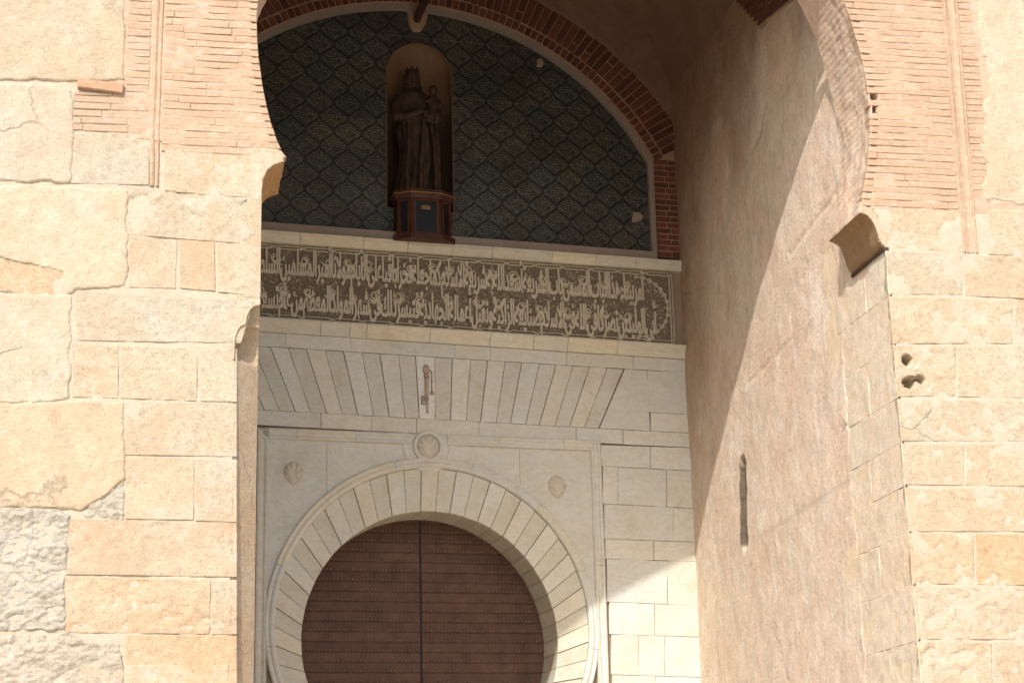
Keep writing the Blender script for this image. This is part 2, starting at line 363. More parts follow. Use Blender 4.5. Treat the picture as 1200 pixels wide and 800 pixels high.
# ================================================================== STREET FRONT
facade = thing('gate_facade', 'sunlit cream stone and brick front wall pierced by the tall horseshoe arch', 'front wall')
TH = .65
ARCH = [(.778, 6.323), (.712, 6.49), (.65, 6.71), (.606, 6.984), (.588, 7.158), (.578, 7.484), (.70, 7.88), (.93, 8.20), (1.28, 8.55), (1.54, 8.77), (1.80, 8.95), (2.07, 9.12), (2.32, 9.27), (2.53, 9.38),
        (2.81, 9.375), (3.13, 9.27), (3.44, 9.16), (3.77, 9.02), (4.12, 8.80), (4.42, 8.58), (4.68, 8.33), (4.87, 8.05), (4.967, 7.784), (5.034, 7.508), (5.09, 7.207), (5.10, 6.857), (5.062, 6.51), (4.976, 6.173)]
def smooth_poly(P, n=3):
    P = np.array(P, float)
    for _ in range(n):
        Q = [P[0]]
        for a, b in zip(P[:-1], P[1:]): Q += [a*.75+b*.25, a*.25+b*.75]
        Q.append(P[-1]); P = np.array(Q)
    return P
ARC = smooth_poly(ARCH, 2)
RC = pxq(FF, [(1007.5, 249), (1016, 252), (1023, 260), (1028, 272), (1031, 283), (1037, 290)])          # right springer, hollowed corbel
LC = pxq(FF, [(333, 183), (333, 190), (322, 193), (314, 199), (308.5, 210), (306.5, 226), (305.5, 236), (302, 240)])
LOW = [(XL, 6.0), (XL, 0)]
# --- wall core (rubble fill behind the facing)
c_open = [(XL-.2, 0), (XL-.2, 5.0), (XL-.03, 5.28), (XL-.03, 6.0)]+[(a-.04, b) for a, b in LC[::-1][:5]]+[(p[0]+(-.05 if p[0] < 2.8 else .05)*min(1, abs(p[0]-2.8)), p[1]+.06*(p[1] > 7.5)) for p in ARC]+[(a+.03, b+.01) for a, b in RC]+[(XR+.03, 5.7), (XR+.03, 0)]
outer = [(-5, 0)]+c_open+[(11, 0), (11, 13.5), (-5, 13.5)]
solid('wall_core', FF, outer, [], -.16, -TH+.02, M_MORT, facade)
# mortar bedding between the facing stones
def mortar_fn(S, Z): return .003*fbm(S*20, Z*20, 3, 3)
def hole_poly(u, v, r):
    c = FF.px(u, v); return [(c[0]+r*math.cos(a), c[1]+r*math.sin(a)) for a in np.linspace(0, 2*math.pi, 11)[:-1]]
HOLE1 = pxq(FF, [(1010, 104), (1018, 103), (1028, 112), (1030, 122), (1022, 136), (1012, 137), (1012, 120)])
mask_patch('mortar_bed', FF, [(-.42, 6.40), (.70, 6.32), (.68, 6.5), (.60, 6.75), (.56, 7.0), (.54, 7.5), (.6, 7.9), (.80, 8.4), (-.42, 8.4)], -.0035, M_BRF, facade, drop=.05, res=.014, rag=0, edge=.012, fn=mortar_fn, kind='stuff', color=(1.06, 1.07, 1.08))
mask_patch('mortar_bed', FF, [(-2.2, 2.2), (XL-.156, 2.2), (XL-.156, 5.05), (XL-.02, 5.3), (XL-.02, 6.05), (.63, 6.2), (.72, 6.3), (.68, 6.5), (.60, 6.75), (.56, 7.0), (.54, 7.5), (.6, 7.9), (.85, 8.5), (-2.2, 8.5)], -.007, M_MORT, facade, drop=.15, res=.014, rag=0, edge=.012, fn=mortar_fn, kind='stuff')
mask_patch('mortar_bed', FF, [(XR+.018, 2.2), (6.9, 2.2), (6.9, 6.12), (5.06, 6.12), (XR+.018, 5.9), (XR+.018, 5.8)], -.0025, M_MORT, facade, drop=.15, res=.014, rag=0, edge=.012, fn=mortar_fn, kind='stuff', holes=[hole_poly(1063, 421, .075), hole_poly(1066, 448, .085), hole_poly(1079, 445, .065)])
mask_patch('mortar_bed', FF, [(6.9, 6.1), (6.9, 8.9), (4.73, 8.9), (4.98, 8.0), (5.13, 7.4), (5.16, 6.85), (5.12, 6.5), (5.04, 6.16), (5.04, 6.1)], -.0035, M_BRF, facade, drop=.15, res=.014, rag=0, edge=.012, fn=mortar_fn, kind='stuff', holes=[HOLE1], color=(1.06, 1.07, 1.08))
# --- facing stones, left pier (photo corner points: bl, br, tr, tl)
XC = 277
def chip(cx, cz, r, dp, frame=FF, e=1.):
    s0, z0 = frame.px(cx, cz)
    return lambda S, Z: -dp*(1-sstep(.55, 1., np.hypot((S-s0)*e, Z-z0)/r+.5*fbm(S*22, Z*22, 4, 3)))
def weather(k, seed):
    return lambda S, Z: -.35*k*sstep(.12, .5, fbm(S*5+seed*2.3, Z*7+seed, seed, 5))+.25*k*fbm(S*16, Z*22, seed, 3)
SB = [
 ([(152, 336), (205, 337), (207, 282), (153, 277)], (1.02, .99, .97), .004),
 ([(211, 337), (251, 340), (251, 284), (211, 281)], (1.02, .93, .86), .004),
 ([(256, 341), (302, 347), (302, 290), (256, 285)], (1.0, .98, .94), .004),
 ([(90, 398), (282, 401), (297, 353), (89, 341)], (.97, .98, 1.0), .006),
 ([(86, 464), (138, 466), (138, 406), (86, 403)], (1.0, .97, .93), .006),
 ([(142, 466), (230, 469), (231, 408), (142, 406)], (1.0, .98, .95), .006),
 ([(236, 469), (XC, 470), (XC, 409), (236, 410)], (.99, .99, .98), .004),
 ([(148, 532), (XC, 534), (XC, 473), (148, 471)], (.98, .98, .97), .004),
 ([(148, 607), (226, 608), (227, 538), (148, 535)], (1.0, .98, .96), .003),
 ([(230, 609), (XC, 611), (XC, 539), (230, 538)], (.98, .97, .96), .003),
 ([(79, 672), (XC, 675), (XC, 613), (79, 608)], (1.02, .96, .92), .008),
 ([(77, 740), (245, 742), (246, 680), (77, 676)], (1.04, .94, .86), .012),
 ([(249, 742), (XC, 742), (XC, 680), (249, 680)], (1.0, .99, .97), .008),
 ([(148, 815), (XC, 815), (XC, 745), (148, 744)], (1.03, .93, .83), .006),
 ([(84, 214), (174, 216), (174, 159), (85, 157)], (.96, .98, 1.0), .005),
 ([(150, 274), (299, 286), (292, 234), (150, 219)], (.98, .99, 1.0), .012),
 ([(4, 815), (144, 815), (144, 880), (4, 880)][::-1], (1., .97, .93), .006)]
for i, (q, c, wv) in enumerate(SB):
    f = weather(wv*2.2, i)
    if i == 15:
        g_ = chip(296, 240, .07, .14); g2_ = chip(300, 262, .05, .06); f0 = f; f = lambda S, Z, a=f0, b=g_, c_=g2_: a(S, Z)+b(S, Z)+c_(S, Z)
    block('stone_block', FF, pxq(FF, q), random.uniform(-.002, .001), .15, M_LIME, facade, tuple(np.array(c)*random.uniform(.98, 1.03)), res=.012, rnd=.004, rough=.0022, rs=6, fn=f, seed=i)
# lower courses of the left pier, below the picture
zc = 2.85; k = 0
while zc > .05:
    z1 = zc; zc = max(0.02, zc-.37); x = -3.; 
    while x < XL-.17:
        x2 = min(x+random.uniform(.5, 1.0), XL-.161)
        if XL-.161-x2 < .25: x2 = XL-.161
        block('stone_block', FF, [(x, zc+.008), (x2-.012, zc+.008), (x2-.012, z1-.008), (x, z1-.008)], 0, .15, M_LIME, facade, jit(.04, .03), res=.05, rnd=.004, rough=.004, seed=k % 7); x = x2; k += 1
# far left and upper left render
def rend(name, pts, h, seed, mat=M_REND, col=(1, 1, 1), **kw):
    return mask_patch(name, FF, pxq(FF, pts), h, mat, facade, seed=seed, color=col, **kw)
crackf = lambda S, Z: -.012*(1-sstep(.0, .035, np.abs(fbm(S*2.3+4, Z*2.3, 2, 5))))
rend('render_patch', [(-260, -60), (146, -60), (147, 40), (146, 94), (90, 96), (30, 93), (-260, 100)], .006, 1, col=(.97, .93, .88))
rend('render_patch', [(-260, 104), (36, 98), (84, 104), (88, 160), (82, 214), (20, 212), (-260, 215)], .004, 2, col=(1.0, 1.0, 1.0))
rend('render_patch', [(-260, 220), (30, 216), (149, 222), (150, 280), (148, 336), (90, 340), (84, 345), (30, 342), (-260, 335)], .003, 3, col=(1.03, 1.02, .98), holes=[pxq(FF, [(-5, 300), (74, 318), (78, 345), (40, 350), (-5, 336)])])
rend('render_patch', [(-5, 298), (74, 316), (78, 348), (40, 352), (-5, 338)], -.004, 13, mat=M_LIME, col=(1.04, .93, .84), rag=.02)
rend('render_patch', [(-260, 340), (84, 345), (84, 400), (80, 465), (40, 472), (-260, 470)], .004, 4, col=(1.0, 1.02, 1.0))
rend('render_patch', [(-260, 474), (40, 472), (80, 468), (145, 472), (146, 560), (120, 584), (95, 598), (40, 594), (-260, 597)], .007, 5, mat=M_REND, col=(1.03, .96, .88))
def rubf(S, Z):
    q = S*9+1.5*fbm(S*6, Z*6, 2, 3); r = Z*13+1.5*fbm(S*6+5, Z*6, 3, 3)
    fx, fz = q-np.floor(q)-.5, r-np.floor(r)-.5; st = _TAB[1][np.floor(q).astype(int) & 255, np.floor(r).astype(int) & 255]
    lump = np.clip(1-(2*np.abs(fx))**4-(2*np.abs(fz))**4, 0, 1)*(.3+st)
    return .008+.008*lump+.014*fbm(S*26, Z*50, 1, 5)+.016*fbm(S*4, Z*13, 5, 4)
mask_patch('rubble_patch', FF, pxq(FF, [(-260, 598), (60, 594), (80, 606), (76, 680), (74, 735), (40, 740), (-260, 738)]), -.01, M_RUB, facade, fn=rubf, rag=.02, res=.008, seed=6, color=(.97, .98, 1.0), kind='stuff')
mask_patch('rubble_patch', FF, pxq(FF, [(90, 600), (122, 582), (146, 560), (147, 612), (110, 612)]), -.015, M_RUB, facade, fn=rubf, rag=.015, res=.008, seed=7, color=(.98, .98, .97), kind='stuff')
mask_patch('rubble_patch', FF, pxq(FF, [(-260, 746), (60, 744), (144, 752), (146, 815), (-260, 815)]), -.006, M_RUB, facade, fn=lambda S, Z: rubf(S, Z)*.8+.03*np.abs(fbm(S*5, Z*5, 6, 2)), rag=.02, res=.008, seed=8, color=(1.02, .98, .95), kind='stuff')
# dislodged brick showing in the render
bev('brick', FF, pxq(FF, [(91, 104), (144, 111), (145, 100), (91, 93)]), .03, .06, M_BRF, facade, (.98, .84, .74), b=.006, label='single brick sticking out of the broken render')
# --- bricks
def arch_x(z, side):
    P = [p for p in ARC]; best = None
    for a, b in zip(P[:-1], P[1:]):
        if (a[1]-z)*(b[1]-z) <= 0 and a[1] != b[1]:
            x = a[0]+(b[0]-a[0])*(z-a[1])/(b[1]-a[1])
            if side < 0 and x < 2.7: best = x if best is None else max(best, x)
            if side > 0 and x > 2.7: best = x if best is None else min(best, x)
    return best
def brick_rows(z0, z1, xl, xr, ch=.0525, L=.27, col=(1, 1, 1), hole=None, seed=0):
    z = z0; r = 0; rg = random.Random(seed)
    while z < z1-.02:
        za, zb = z+.003, min(z+ch-.003, z1); A0, A1, B0, B1 = xl(za), xl(zb), xr(za), xr(zb)
        x = max(A0, A1)-rg.uniform(.02, .9)*L; first = True
        while x < min(B0, B1)-.03:
            x2 = x+L*rg.uniform(.86, 1.1); last = x2 > min(B0, B1)-.07
            l0, l1 = (A0, A1) if (first or x < max(A0, A1)) else (x+.003, x+.003)
            r0, r1 = (B0, B1) if last else (x2, x2)
            if x2 > max(A0, A1)+.04:
                cx = (max(l0, l1)+min(r0, r1))/2; cz = (za+zb)/2
                if not (hole is not None and sdist(hole, np.array([cx]), np.array([cz]))[0] > -.01):
                    k = rg.uniform(.96, 1.04); q = rg.uniform(-.05, .03); dz = rg.uniform(-.003, .003)
                    bev('brick', FF, [(l0, za+dz), (r0, za+dz+rg.uniform(-.003, .003)), (r1, zb+dz+rg.uniform(-.002, .002)), (l1, zb+dz)], rg.uniform(-.002, .0025), .09, M_BRF, facade, (col[0]*k, col[1]*k*(1+q*.6), col[2]*k*(1+q)), b=.004, tilt=rg.uniform(-.004, .004))
                first = False
            x = x2
            if last: break
        z += ch; r += 1
s_ = lambda u, v: FF.px(u, v)
zb_l = s_(240, 180)[1]
GL0, GL1 = s_(176, 100)[0], s_(191, 100)[0]
brick_rows(zb_l, 7.72, lambda z: GL1+.004, lambda z: arch_x(z, -1) or .8, col=(1.02, 1.0, .97), L=.36, seed=1)
brick_rows(s_(130, 155)[1], s_(130, 108)[1], lambda z: s_(86, 130)[0], lambda z: GL0-.006, L=.3, seed=2)
brick_rows(s_(130, 107)[1], 7.72, lambda z: s_(149, 60)[0], lambda z: GL0-.006, L=.3, seed=3)
# weathered stone at the left springing, above the hollow
spr = pxq(FF, [(193, 224), (193, 176), (325, 172), (333, 183), (333, 190), (322, 193), (314, 199), (308.5, 210), (306.5, 224), (303, 236), (293, 232)])
mask_patch('stone_block', FF, spr, .0, M_LIME, facade, rag=.002, rough=.005, rs=5, drop=.016, edge=.003, res=.007, color=(1.02, .98, .94), seed=9, label='weathered stone at the left springing of the arch')
# alfiz moulding: two thin grooved ridges up each side of the arch
def ridge(px0, px1, bot, dx_bot, w_):
    pass
gb = s_(184, 218)[1]
for (a, b_) in ((s_(178.5, 100)[0], s_(184, 100)[0]), (s_(185.5, 100)[0], s_(189.5, 100)[0])):
    V, F = [], []
    prof = [(a, -.10), (a+.003, .0), ((a+b_)/2, .006), (b_-.003, .0), (b_, -.10)]
    zs = np.linspace(gb, 8.3, 60); mb = []
    for i, z in enumerate(zs):
        for x, h in prof: mb.append(FF.p(x+.004*float(vn(z*5, a*9, 1)), z, h+.004*float(vn(z*8, x*5, 2))))
    F = [(i*5+j, i*5+j+1, (i+1)*5+j+1, (i+1)*5+j) for i in range(59) for j in range(4)]
    mk('moulding_strip', mb, F, M_BRF, facade, (1.0, .93, .86))
solid('moulding_backing', FF, [(GL0, gb), (GL1, gb), (GL1, 8.3), (GL0, 8.3)], [], -.035, -.1, M_BRF, facade, (.86, .68, .55))
RB = [s_(1103, 0), s_(1145, 297)]; RB2 = [s_(1120, 0), s_(1143+14, 297)]
xr0 = (s_(1101, 0)[0]+s_(1127, 240)[0])/2; xr1 = (s_(1119, 0)[0]+s_(1144, 240)[0])/2
gbr = s_(1135, 296)[1]
for (a, b_) in ((xr0, xr0+.022), (xr0+.030, xr1-.03), (xr1-.022, xr1)):
    prof = [(a, -.10), (a+.003, .006), ((a+b_)/2, .012 if b_-a < .03 else .0), (b_-.003, .006), (b_, -.10)]; mb = []
    zs = np.linspace(gbr, 9.0, 80)
    for z in zs:
        lean = (z-6.9)*.012
        for x, h in prof: mb.append(FF.p(x+lean+.004*float(vn(z*5, a*9, 1)), z, h+.005*float(vn(z*8, x*5, 2))))
    F = [(i*5+j, i*5+j+1, (i+1)*5+j+1, (i+1)*5+j) for i in range(79) for j in range(4)]
    mk('moulding_strip', mb, F, M_BRF, facade, (1.04, 1.02, .98))
zb_r = s_(1060, 243)[1]
brick_rows(zb_r, 8.2, lambda z: arch_x(z, 1) or 4.99, lambda z: xr0-.006+(z-6.9)*.012, col=(1., .97, .93), hole=HOLE1, L=.42, seed=4)
xrr = s_(1150, 120)[0]
brick_rows(zb_r, 8.2, lambda z: xr1+.006+(z-6.9)*.012, lambda z: xrr+.05*float(vn(z*3, 1., 2)), col=(1., .97, .93), L=.2, seed=5)
rend('render_patch', [(1152, 236), (1150, 150), (1160, 90), (1148, 40), (1146, -60), (1330, -60), (1330, 240)], .004, 21, col=(1.0, 1.0, .96), rag=.03)
# --- right pier facing stones; those at the corner wrap round into the passage
def quoin(q, col, wv, seed, ret=.35, extra=None):
    P = grow(pxq(FF, q), .004); f = weather(wv*2.2, seed)
    if extra: f0 = f; f = lambda S, Z: f0(S, Z)+extra(S, Z)
    P[0] = (XR+.0, P[0][1]); P[3] = (XR+.0, P[3][1]); h = random.uniform(0, .0015)
    V1, F1, s1 = grid(FF, P, h, .15, res=.012, rnd=.006, rough=.003, rs=7, fn=f, seed=seed, inset=.012)
    z0, z1 = P[0][1], P[3][1]
    g = None
    V2, F2, s2 = grid(FR, [(12.0, z0-.009), (12+ret, z0-.009), (12+ret, z1+.007), (12.0, z1+.007)], h*.5-.002, .022, res=.014, rnd=.003, rough=.002, rs=5, fn=weather(wv*.8, seed+2), seed=seed+1, inset=.012)
    cn = mk('stone_block', V1, F1, M_LIME, facade, col, s1)
    mk('stone_return', V2, F2, M_LIM2, cn, tuple(np.array(col)*.5+.5), s2)
h1 = chip(1063, 421, .042, .15); h2a = chip(1066, 448, .046, .15, e=.7); h2b = chip(1079, 445, .034, .15)
holes_ = lambda S, Z: np.minimum(np.minimum(h1(S, Z), h2a(S, Z)), h2b(S, Z))
quoin([(1046, 344), (1190, 348), (1128, 298), (1037, 293)][:1]+[(1128, 345), (1127, 299), (1037, 293)], (.97, .99, 1.), .01, 30, .42)
block('stone_block', FF, pxq(FF, [(1132, 346), (1260, 352), (1260, 304), (1131, 299)]), .002, .15, M_LIME, facade, (1., .98, .95), res=.014, rnd=.004, seed=31, fn=weather(.014, 3))
quoin([(1045, 402), (1186, 402), (1186, 352), (1045, 348)], (1.02, .98, .93), .008, 32, .95)
block('stone_block', FF, pxq(FF, [(1190, 402), (1290, 404), (1290, 356), (1190, 352)]), .002, .15, M_LIME, facade, (1., 1., 1.), res=.014, rnd=.004, seed=33)
quoin([(1050, 464), (1119, 464), (1119, 406), (1046, 405)], (1., .98, .94), .008, 34, .5, holes_)
block('stone_block', FF, pxq(FF, [(1123, 464), (1290, 467), (1290, 407), (1123, 405)]), .002, .15, M_LIME, facade, (1., .99, .96), res=.014, rnd=.004, seed=35)
quoin([(1055, 516), (1290, 517), (1290, 471), (1052, 468)], (.98, .98, .97), .005, 36, 1.0)
quoin([(1058, 567), (1129, 568), (1129, 522), (1057, 520)], (1., .99, .97), .004, 38, .6)
block('stone_block', FF, pxq(FF, [(1133, 568), (1290, 570), (1290, 519), (1133, 521)]), .002, .15, M_LIME, facade, (1., .97, .93), res=.014, rnd=.004, seed=39)
quoin([(1066, 622), (1290, 622), (1290, 574), (1062, 572)], (1.01, .97, .92), .005, 40, .95)
quoin([(1070, 683), (1141, 684), (1141, 626), (1068, 625)], (1.03, .95, .87), .014, 42, .55)
block('stone_block', FF, pxq(FF, [(1146, 684), (1290, 686), (1290, 627), (1145, 626)]), .003, .15, M_LIME, facade, (1.05, .91, .76), res=.014, rnd=.004, seed=43, fn=weather(.014, 8), label='orange tinted stone block')
quoin([(1078, 748), (1290, 749), (1290, 690), (1074, 687)], (1., .97, .94), .014, 44, 1.05)
quoin([(1082, 812), (1162, 812), (1162, 753), (1079, 752)], (1.01, .98, .94), .016, 46, .5)
block('stone_block', FF, pxq(FF, [(1167, 812), (1290, 812), (1290, 754), (1167, 753)]), .002, .15, M_LIME, facade, (.99, .96, .93), res=.014, rnd=.004, seed=47, fn=weather(.014, 6))
# stone course at the right springing
mask_patch('stone_block', FF, RC[:5]+pxq(FF, [(1037, 290), (1143, 297), (1140, 247), (1020, 243), (1010, 240)]), 0., M_LIME, facade, rag=.001, rough=.004, rs=5, drop=.016, edge=.003, res=.007, color=(1.01, .97, .92), seed=11, fn=weather(.012, 5), label='long springer stone at the right foot of the arch')
mask_patch('stone_block', FF, pxq(FF, [(1158, 300), (1330, 308), (1330, 250), (1156, 245)]), .0, M_LIME, facade, rag=.003, drop=.09, edge=.008, color=(1, .98, .95), seed=12)
# plain courses off the frame to the right and below
zc = s_(1082, 812)[1]-.01; k = 0
while zc > .05:
    z1 = zc; zc = max(.02, zc-.37); x = XR
    while x < 8:
        x2 = x+random.uniform(.5, 1.); rt = x == XR
        if rt:
            V1, F1, s1 = grid(FF, [(x, zc+.008), (x2-.01, zc+.008), (x2-.01, z1-.008), (x, z1-.008)], 0, .15, res=.05, rnd=.02, seed=3, inset=.012)
            V2, F2, s2 = grid(FR, [(12, zc+.008), (12.6+.4*(k % 2), zc+.008), (12.6+.4*(k % 2), z1-.008), (12, z1-.008)], 0, .15, res=.05, rnd=.02, seed=4, inset=.012)
            mk('stone_block', np.vstack([V1, V2]), np.vstack([F1, F2+len(V1)]), M_LIME, facade, jit(), np.r_[s1, s2])
        else: block('stone_block', FF, [(x, zc+.008), (x2-.01, zc+.008), (x2-.01, z1-.008), (x, z1-.008)], 0, .15, M_LIME, facade, jit(), res=.06, rnd=.004, seed=k % 7)
        x = x2; k += 1
# --- arch soffit: weathered brick ends seen under the arch
def soffit():
    P = np.array([LC[1], LC[0]]+list(map(tuple, ARC))+[RC[0]]); L = np.r_[0, np.cumsum(np.hypot(*(P[1:]-P[:-1]).T))]; n = int(L[-1]/.013)
    l = np.linspace(0, L[-1], n); X = np.interp(l, L, P[:, 0]); Z = np.interp(l, L, P[:, 1])
    tx = np.gradient(X); tz = np.gradient(Z); tl = np.hypot(tx, tz); nx, nz = tz/tl, -tx/tl       # into the opening
    D = np.linspace(.0, TH, 42)
    LL, DD = np.meshgrid(l, D)
    ph = LL/.0525+.15*fbm(LL*2, DD*4, 2, 3)
    row = np.floor(ph); cr = ph-row
    Hh = -.004*(np.exp(-(np.minimum(cr, 1-cr)/.09)**2))+.004*(_TAB[0][(row.astype(int)) & 255, (np.floor(DD/.14+row*.5).astype(int)) & 255]-.5)
    Hh += .012*fbm(LL*5, DD*9, 1, 5)-.012*sstep(.15, .5, fbm(LL*2.2+3, DD*3, 4, 4))
    Hh -= .012*np.exp(-DD/.012)
    Xv = X[None, :]+nx[None, :]*Hh; Zv = Z[None, :]+nz[None, :]*Hh
    V = FF.p(Xv, Zv, -DD).reshape(-1, 3); idx = np.arange(V.shape[0]).reshape(D.size, n)
    F = np.stack([idx[:-1, :-1], idx[1:, :-1], idx[1:, 1:], idx[:-1, 1:]], -1).reshape(-1, 4)
    mk('arch_soffit', V, F, M_SOF, facade, None, True, label='eroded brick underside of the great arch')
soffit()
# hollowed corbels under both springings
for nm, C_, sd in (('right', RC, 1), ('left', LC[1:], 2)):
    P = smooth_poly(C_, 2); n = len(P); D = np.linspace(.0, TH, 24)
    A, DD = np.meshgrid(np.arange(n), D); X = P[:, 0][A]; Z = P[:, 1][A]
    
    nz = .008*fbm(X*20, DD*12, sd, 4)
    V = FF.p(X+nz, Z+nz, -DD+.002).reshape(-1, 3); idx = np.arange(V.shape[0]).reshape(len(D), n)
    F = np.stack([idx[:-1, :-1], idx[1:, :-1], idx[1:, 1:], idx[:-1, 1:]], -1).reshape(-1, 4)
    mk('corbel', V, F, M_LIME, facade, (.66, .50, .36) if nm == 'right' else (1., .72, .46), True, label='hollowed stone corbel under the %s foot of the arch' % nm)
    # back end of the corbel and of the arch
# back face of the arch ring, seen only from inside
# thin dark bar under the right corbel
zb0 = s_(1037, 291)[1]
V, F = boxv(FR, 12.0, 12.0+TH, zb0-.016, zb0+.004, .016, -.03); mk('iron_bar', V, F, M_IRON, facade, label='dark rusty bar under the right corbel')
# springer block end closing under the right soffit (fills between corbel hollow and wall)
# --- left pier corner: chamfer with a two-lobed carved stop
zt = s_(302, 357)[1]; z_a = s_(290, 380)[1]; z_b = s_(277, 404)[1]
def cutw(z):
    if z >= zt: return 0.
    if z >= z_a: t = (zt-z)/(zt-z_a); return .088*math.sqrt(max(0, 1-(1-t)**2))
    if z >= z_b: t = (z_a-z)/(z_a-z_b); return .088+.072*math.sqrt(max(0, 1-(1-t)**2))
    return .16
zs = list(np.linspace(0, z_b-.6, 8))+list(np.linspace(z_b-.58, z_b, 22))+list(np.linspace(z_b+.004, zt, 46))
V = []; nt_ = 15
for z in zs:
    c = cutw(z)
    for j in range(nt_):
        t = j/(nt_-1); bl = 0.
        if z > z_b-.12:
            for (za_, zb_, k_) in ((z_a, zt, .045), (z_b-.10, z_a, .075)):
                if za_ < z <= zb_: bl = k_*math.sin(math.pi*((z-za_)/(zb_-za_)))**.6*math.sin(math.pi*t)**.8
        r_ = .004*float(fbm(np.array(z*14.), np.array(t*3.), 3, 4))
        V.append(FF.p(XL-c*(1-t)-bl*.7+r_, z, -(c*t)-bl*.7-r_))
F = [(i*nt_+j, i*nt_+j+1, (i+1)*nt_+j+1, (i+1)*nt_+j) for i in range(len(zs)-1) for j in range(nt_-1)]
mk('chamfered_corner', V, F, M_LIME, facade, (.97, .90, .84), True, label='chamfered left corner with a two lobed carved stop')
# carved rim beads round the lobes
rim = [(XL-cutw(z)-.010, z) for z in np.linspace(z_b-.1, zt-.001, 60)]
prof_run('carved_rim', FF, rim, [(-.007, .0), (-.006, .008), (0, .012), (.006, .008), (.007, .0)], M_LIME, facade, (1.03, 1., .96))
# front filler next to the chamfer stop, and jamb face of the left pier
pts = [(XL-cutw(z), z) for z in np.linspace(z_b-.1, 6.0, 60)]
solid('stone_block', FF, [(.42, z_b-.1)]+pts+[(.42, 6.0)], [], -.004, -.02, M_LIME, facade, (1.0, .98, .95))
jz = [(12+cutw(z), z) for z in np.linspace(0, 6.12, 90)]
solid('jamb_face', Frame((XL, 0, 0), (0, 1, 0), (1, 0, 0)), jz+[(12+TH, 6.12), (12+TH, 0)], [], -.001, -.1, M_LIME, facade, (.97, .92, .86))

# ================================================================== RIGHT PASSAGE WALL
rwall = thing('passage_wall', 'tall ochre plastered side wall to the right with a narrow slit', 'side wall')
solid('wall_core', FR, [(12.6, 0), (18.2, 0), (18.2, 12.), (12.6, 12.)], [], -.75, -.95, M_MORT, rwall)
def rw_fn(S, Z):
    h = .010*fbm(S*2.2, Z*2.0, 1, 5)
    # narrow slit
    cs = 15.62-.11*(Z-4.6)/.8*0; e = np.hypot(0, 0)
    zc_, hh = 4.63, .385
    d = np.maximum(np.abs(S-(15.60+.03*np.sin(Z*3.5-.6)))/.066, np.abs(Z-zc_)/hh)
    h = h-.60*(1-sstep(.82, 1.06, d+.25*fbm(S*14, Z*14, 2, 3)))
    # cracks
    for a, b_, c_, m_ in CR:
        dd = np.abs((S-a[0])*(b_[1]-a[1])-(Z-a[1])*(b_[0]-a[0]))/math.hypot(b_[0]-a[0], b_[1]-a[1])
        tt = ((S-a[0])*(b_[0]-a[0])+(Z-a[1])*(b_[1]-a[1]))/((b_[0]-a[0])**2+(b_[1]-a[1])**2)
        h = h-c_*np.exp(-((dd+.03*fbm(S*8, Z*8, 3, 3))/m_)**2)*((tt > 0) & (tt < 1))
    return h
pr = lambda u, v: FR.px(u, v)
CR = [(pr(925, 300), pr(980, 225), .012, .02), (pr(870, 455), pr(930, 395), .010, .015), (pr(940, 330), pr(965, 262), .010, .02)]
def shade_streak_tint(S, Z):      # painted shade, darkest high up and in the far corner, plus a dark streak
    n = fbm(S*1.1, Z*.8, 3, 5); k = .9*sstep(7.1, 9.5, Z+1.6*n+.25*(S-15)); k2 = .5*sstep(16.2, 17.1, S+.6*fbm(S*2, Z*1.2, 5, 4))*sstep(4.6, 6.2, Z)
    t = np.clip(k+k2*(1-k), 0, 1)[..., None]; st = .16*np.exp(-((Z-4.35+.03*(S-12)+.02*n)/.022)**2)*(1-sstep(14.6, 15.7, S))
    d = np.maximum(np.abs(S-(15.60+.03*np.sin(Z*3.5-.6)))/.098, np.abs(Z-4.63)/.385); slit_shade = (1-sstep(.92, 1.12, d+.25*fbm(S*14, Z*14, 2, 3)))[..., None]
    return (np.array([1., 1., 1.])*(1-t)+np.array([.42, .31, .25])*t)*(1-st[..., None])*(1-slit_shade*np.array([.80, .80, .81]))      # last factor: shade inside the slit, painted into the colour
# courses of dressed stone show where the plaster has gone near the front
mask_patch('plaster_face', FR, [(12.98, 2.2), (12.98, 4.4), (12.94, 5.2), (12.9, 6.05), (12.62, 6.15), (12.62, 10.6), (17.8, 10.6), (17.8, 2.2)], .0, M_PLR, rwall, drop=.03, res=.021, edge=.02, rag=.03, rough=.005, rs=3, fn=rw_fn, seed=3, tint=shade_streak_tint)
block('plaster_face', FR, [(12.98, 0.0), (17.8, 0.0), (17.8, 2.25), (12.98, 2.25)], -.004, .1, M_PL0, rwall, res=.12, rnd=.01, rough=.005)
block('stone_bedding', FR, [(12.13, 0.), (13.3, 0.), (13.3, 6.2), (12.13, 6.2)], -.0045, .03, M_LIM2, rwall, color=(1.05, 1., .92), res=.03, rnd=.01, rough=.0015, rs=9)
# grey dressed stones set in the jamb between the corner blocks and the plaster
zz = 2.2; k = 0
rowz = [s_(1050, y)[1] for y in (812, 750, 685, 624, 570, 518, 466, 403, 346, 292)]
for i in range(9):
    z0, z1 = rowz[i]-.001, rowz[i+1]-.004; a0 = 12+[.5, 1.05, .55, .95, .6, 1.0, .5, .95, .42][i]+.012
    if a0 < 12.9: block('stone_block', FR, [(a0, z0), (13.05, z0), (13.05, z1), (a0, z1)], -.002, .1, M_LIM2, rwall, jit(.03, .01), res=.016, rnd=.012, rough=.004, seed=60+i)
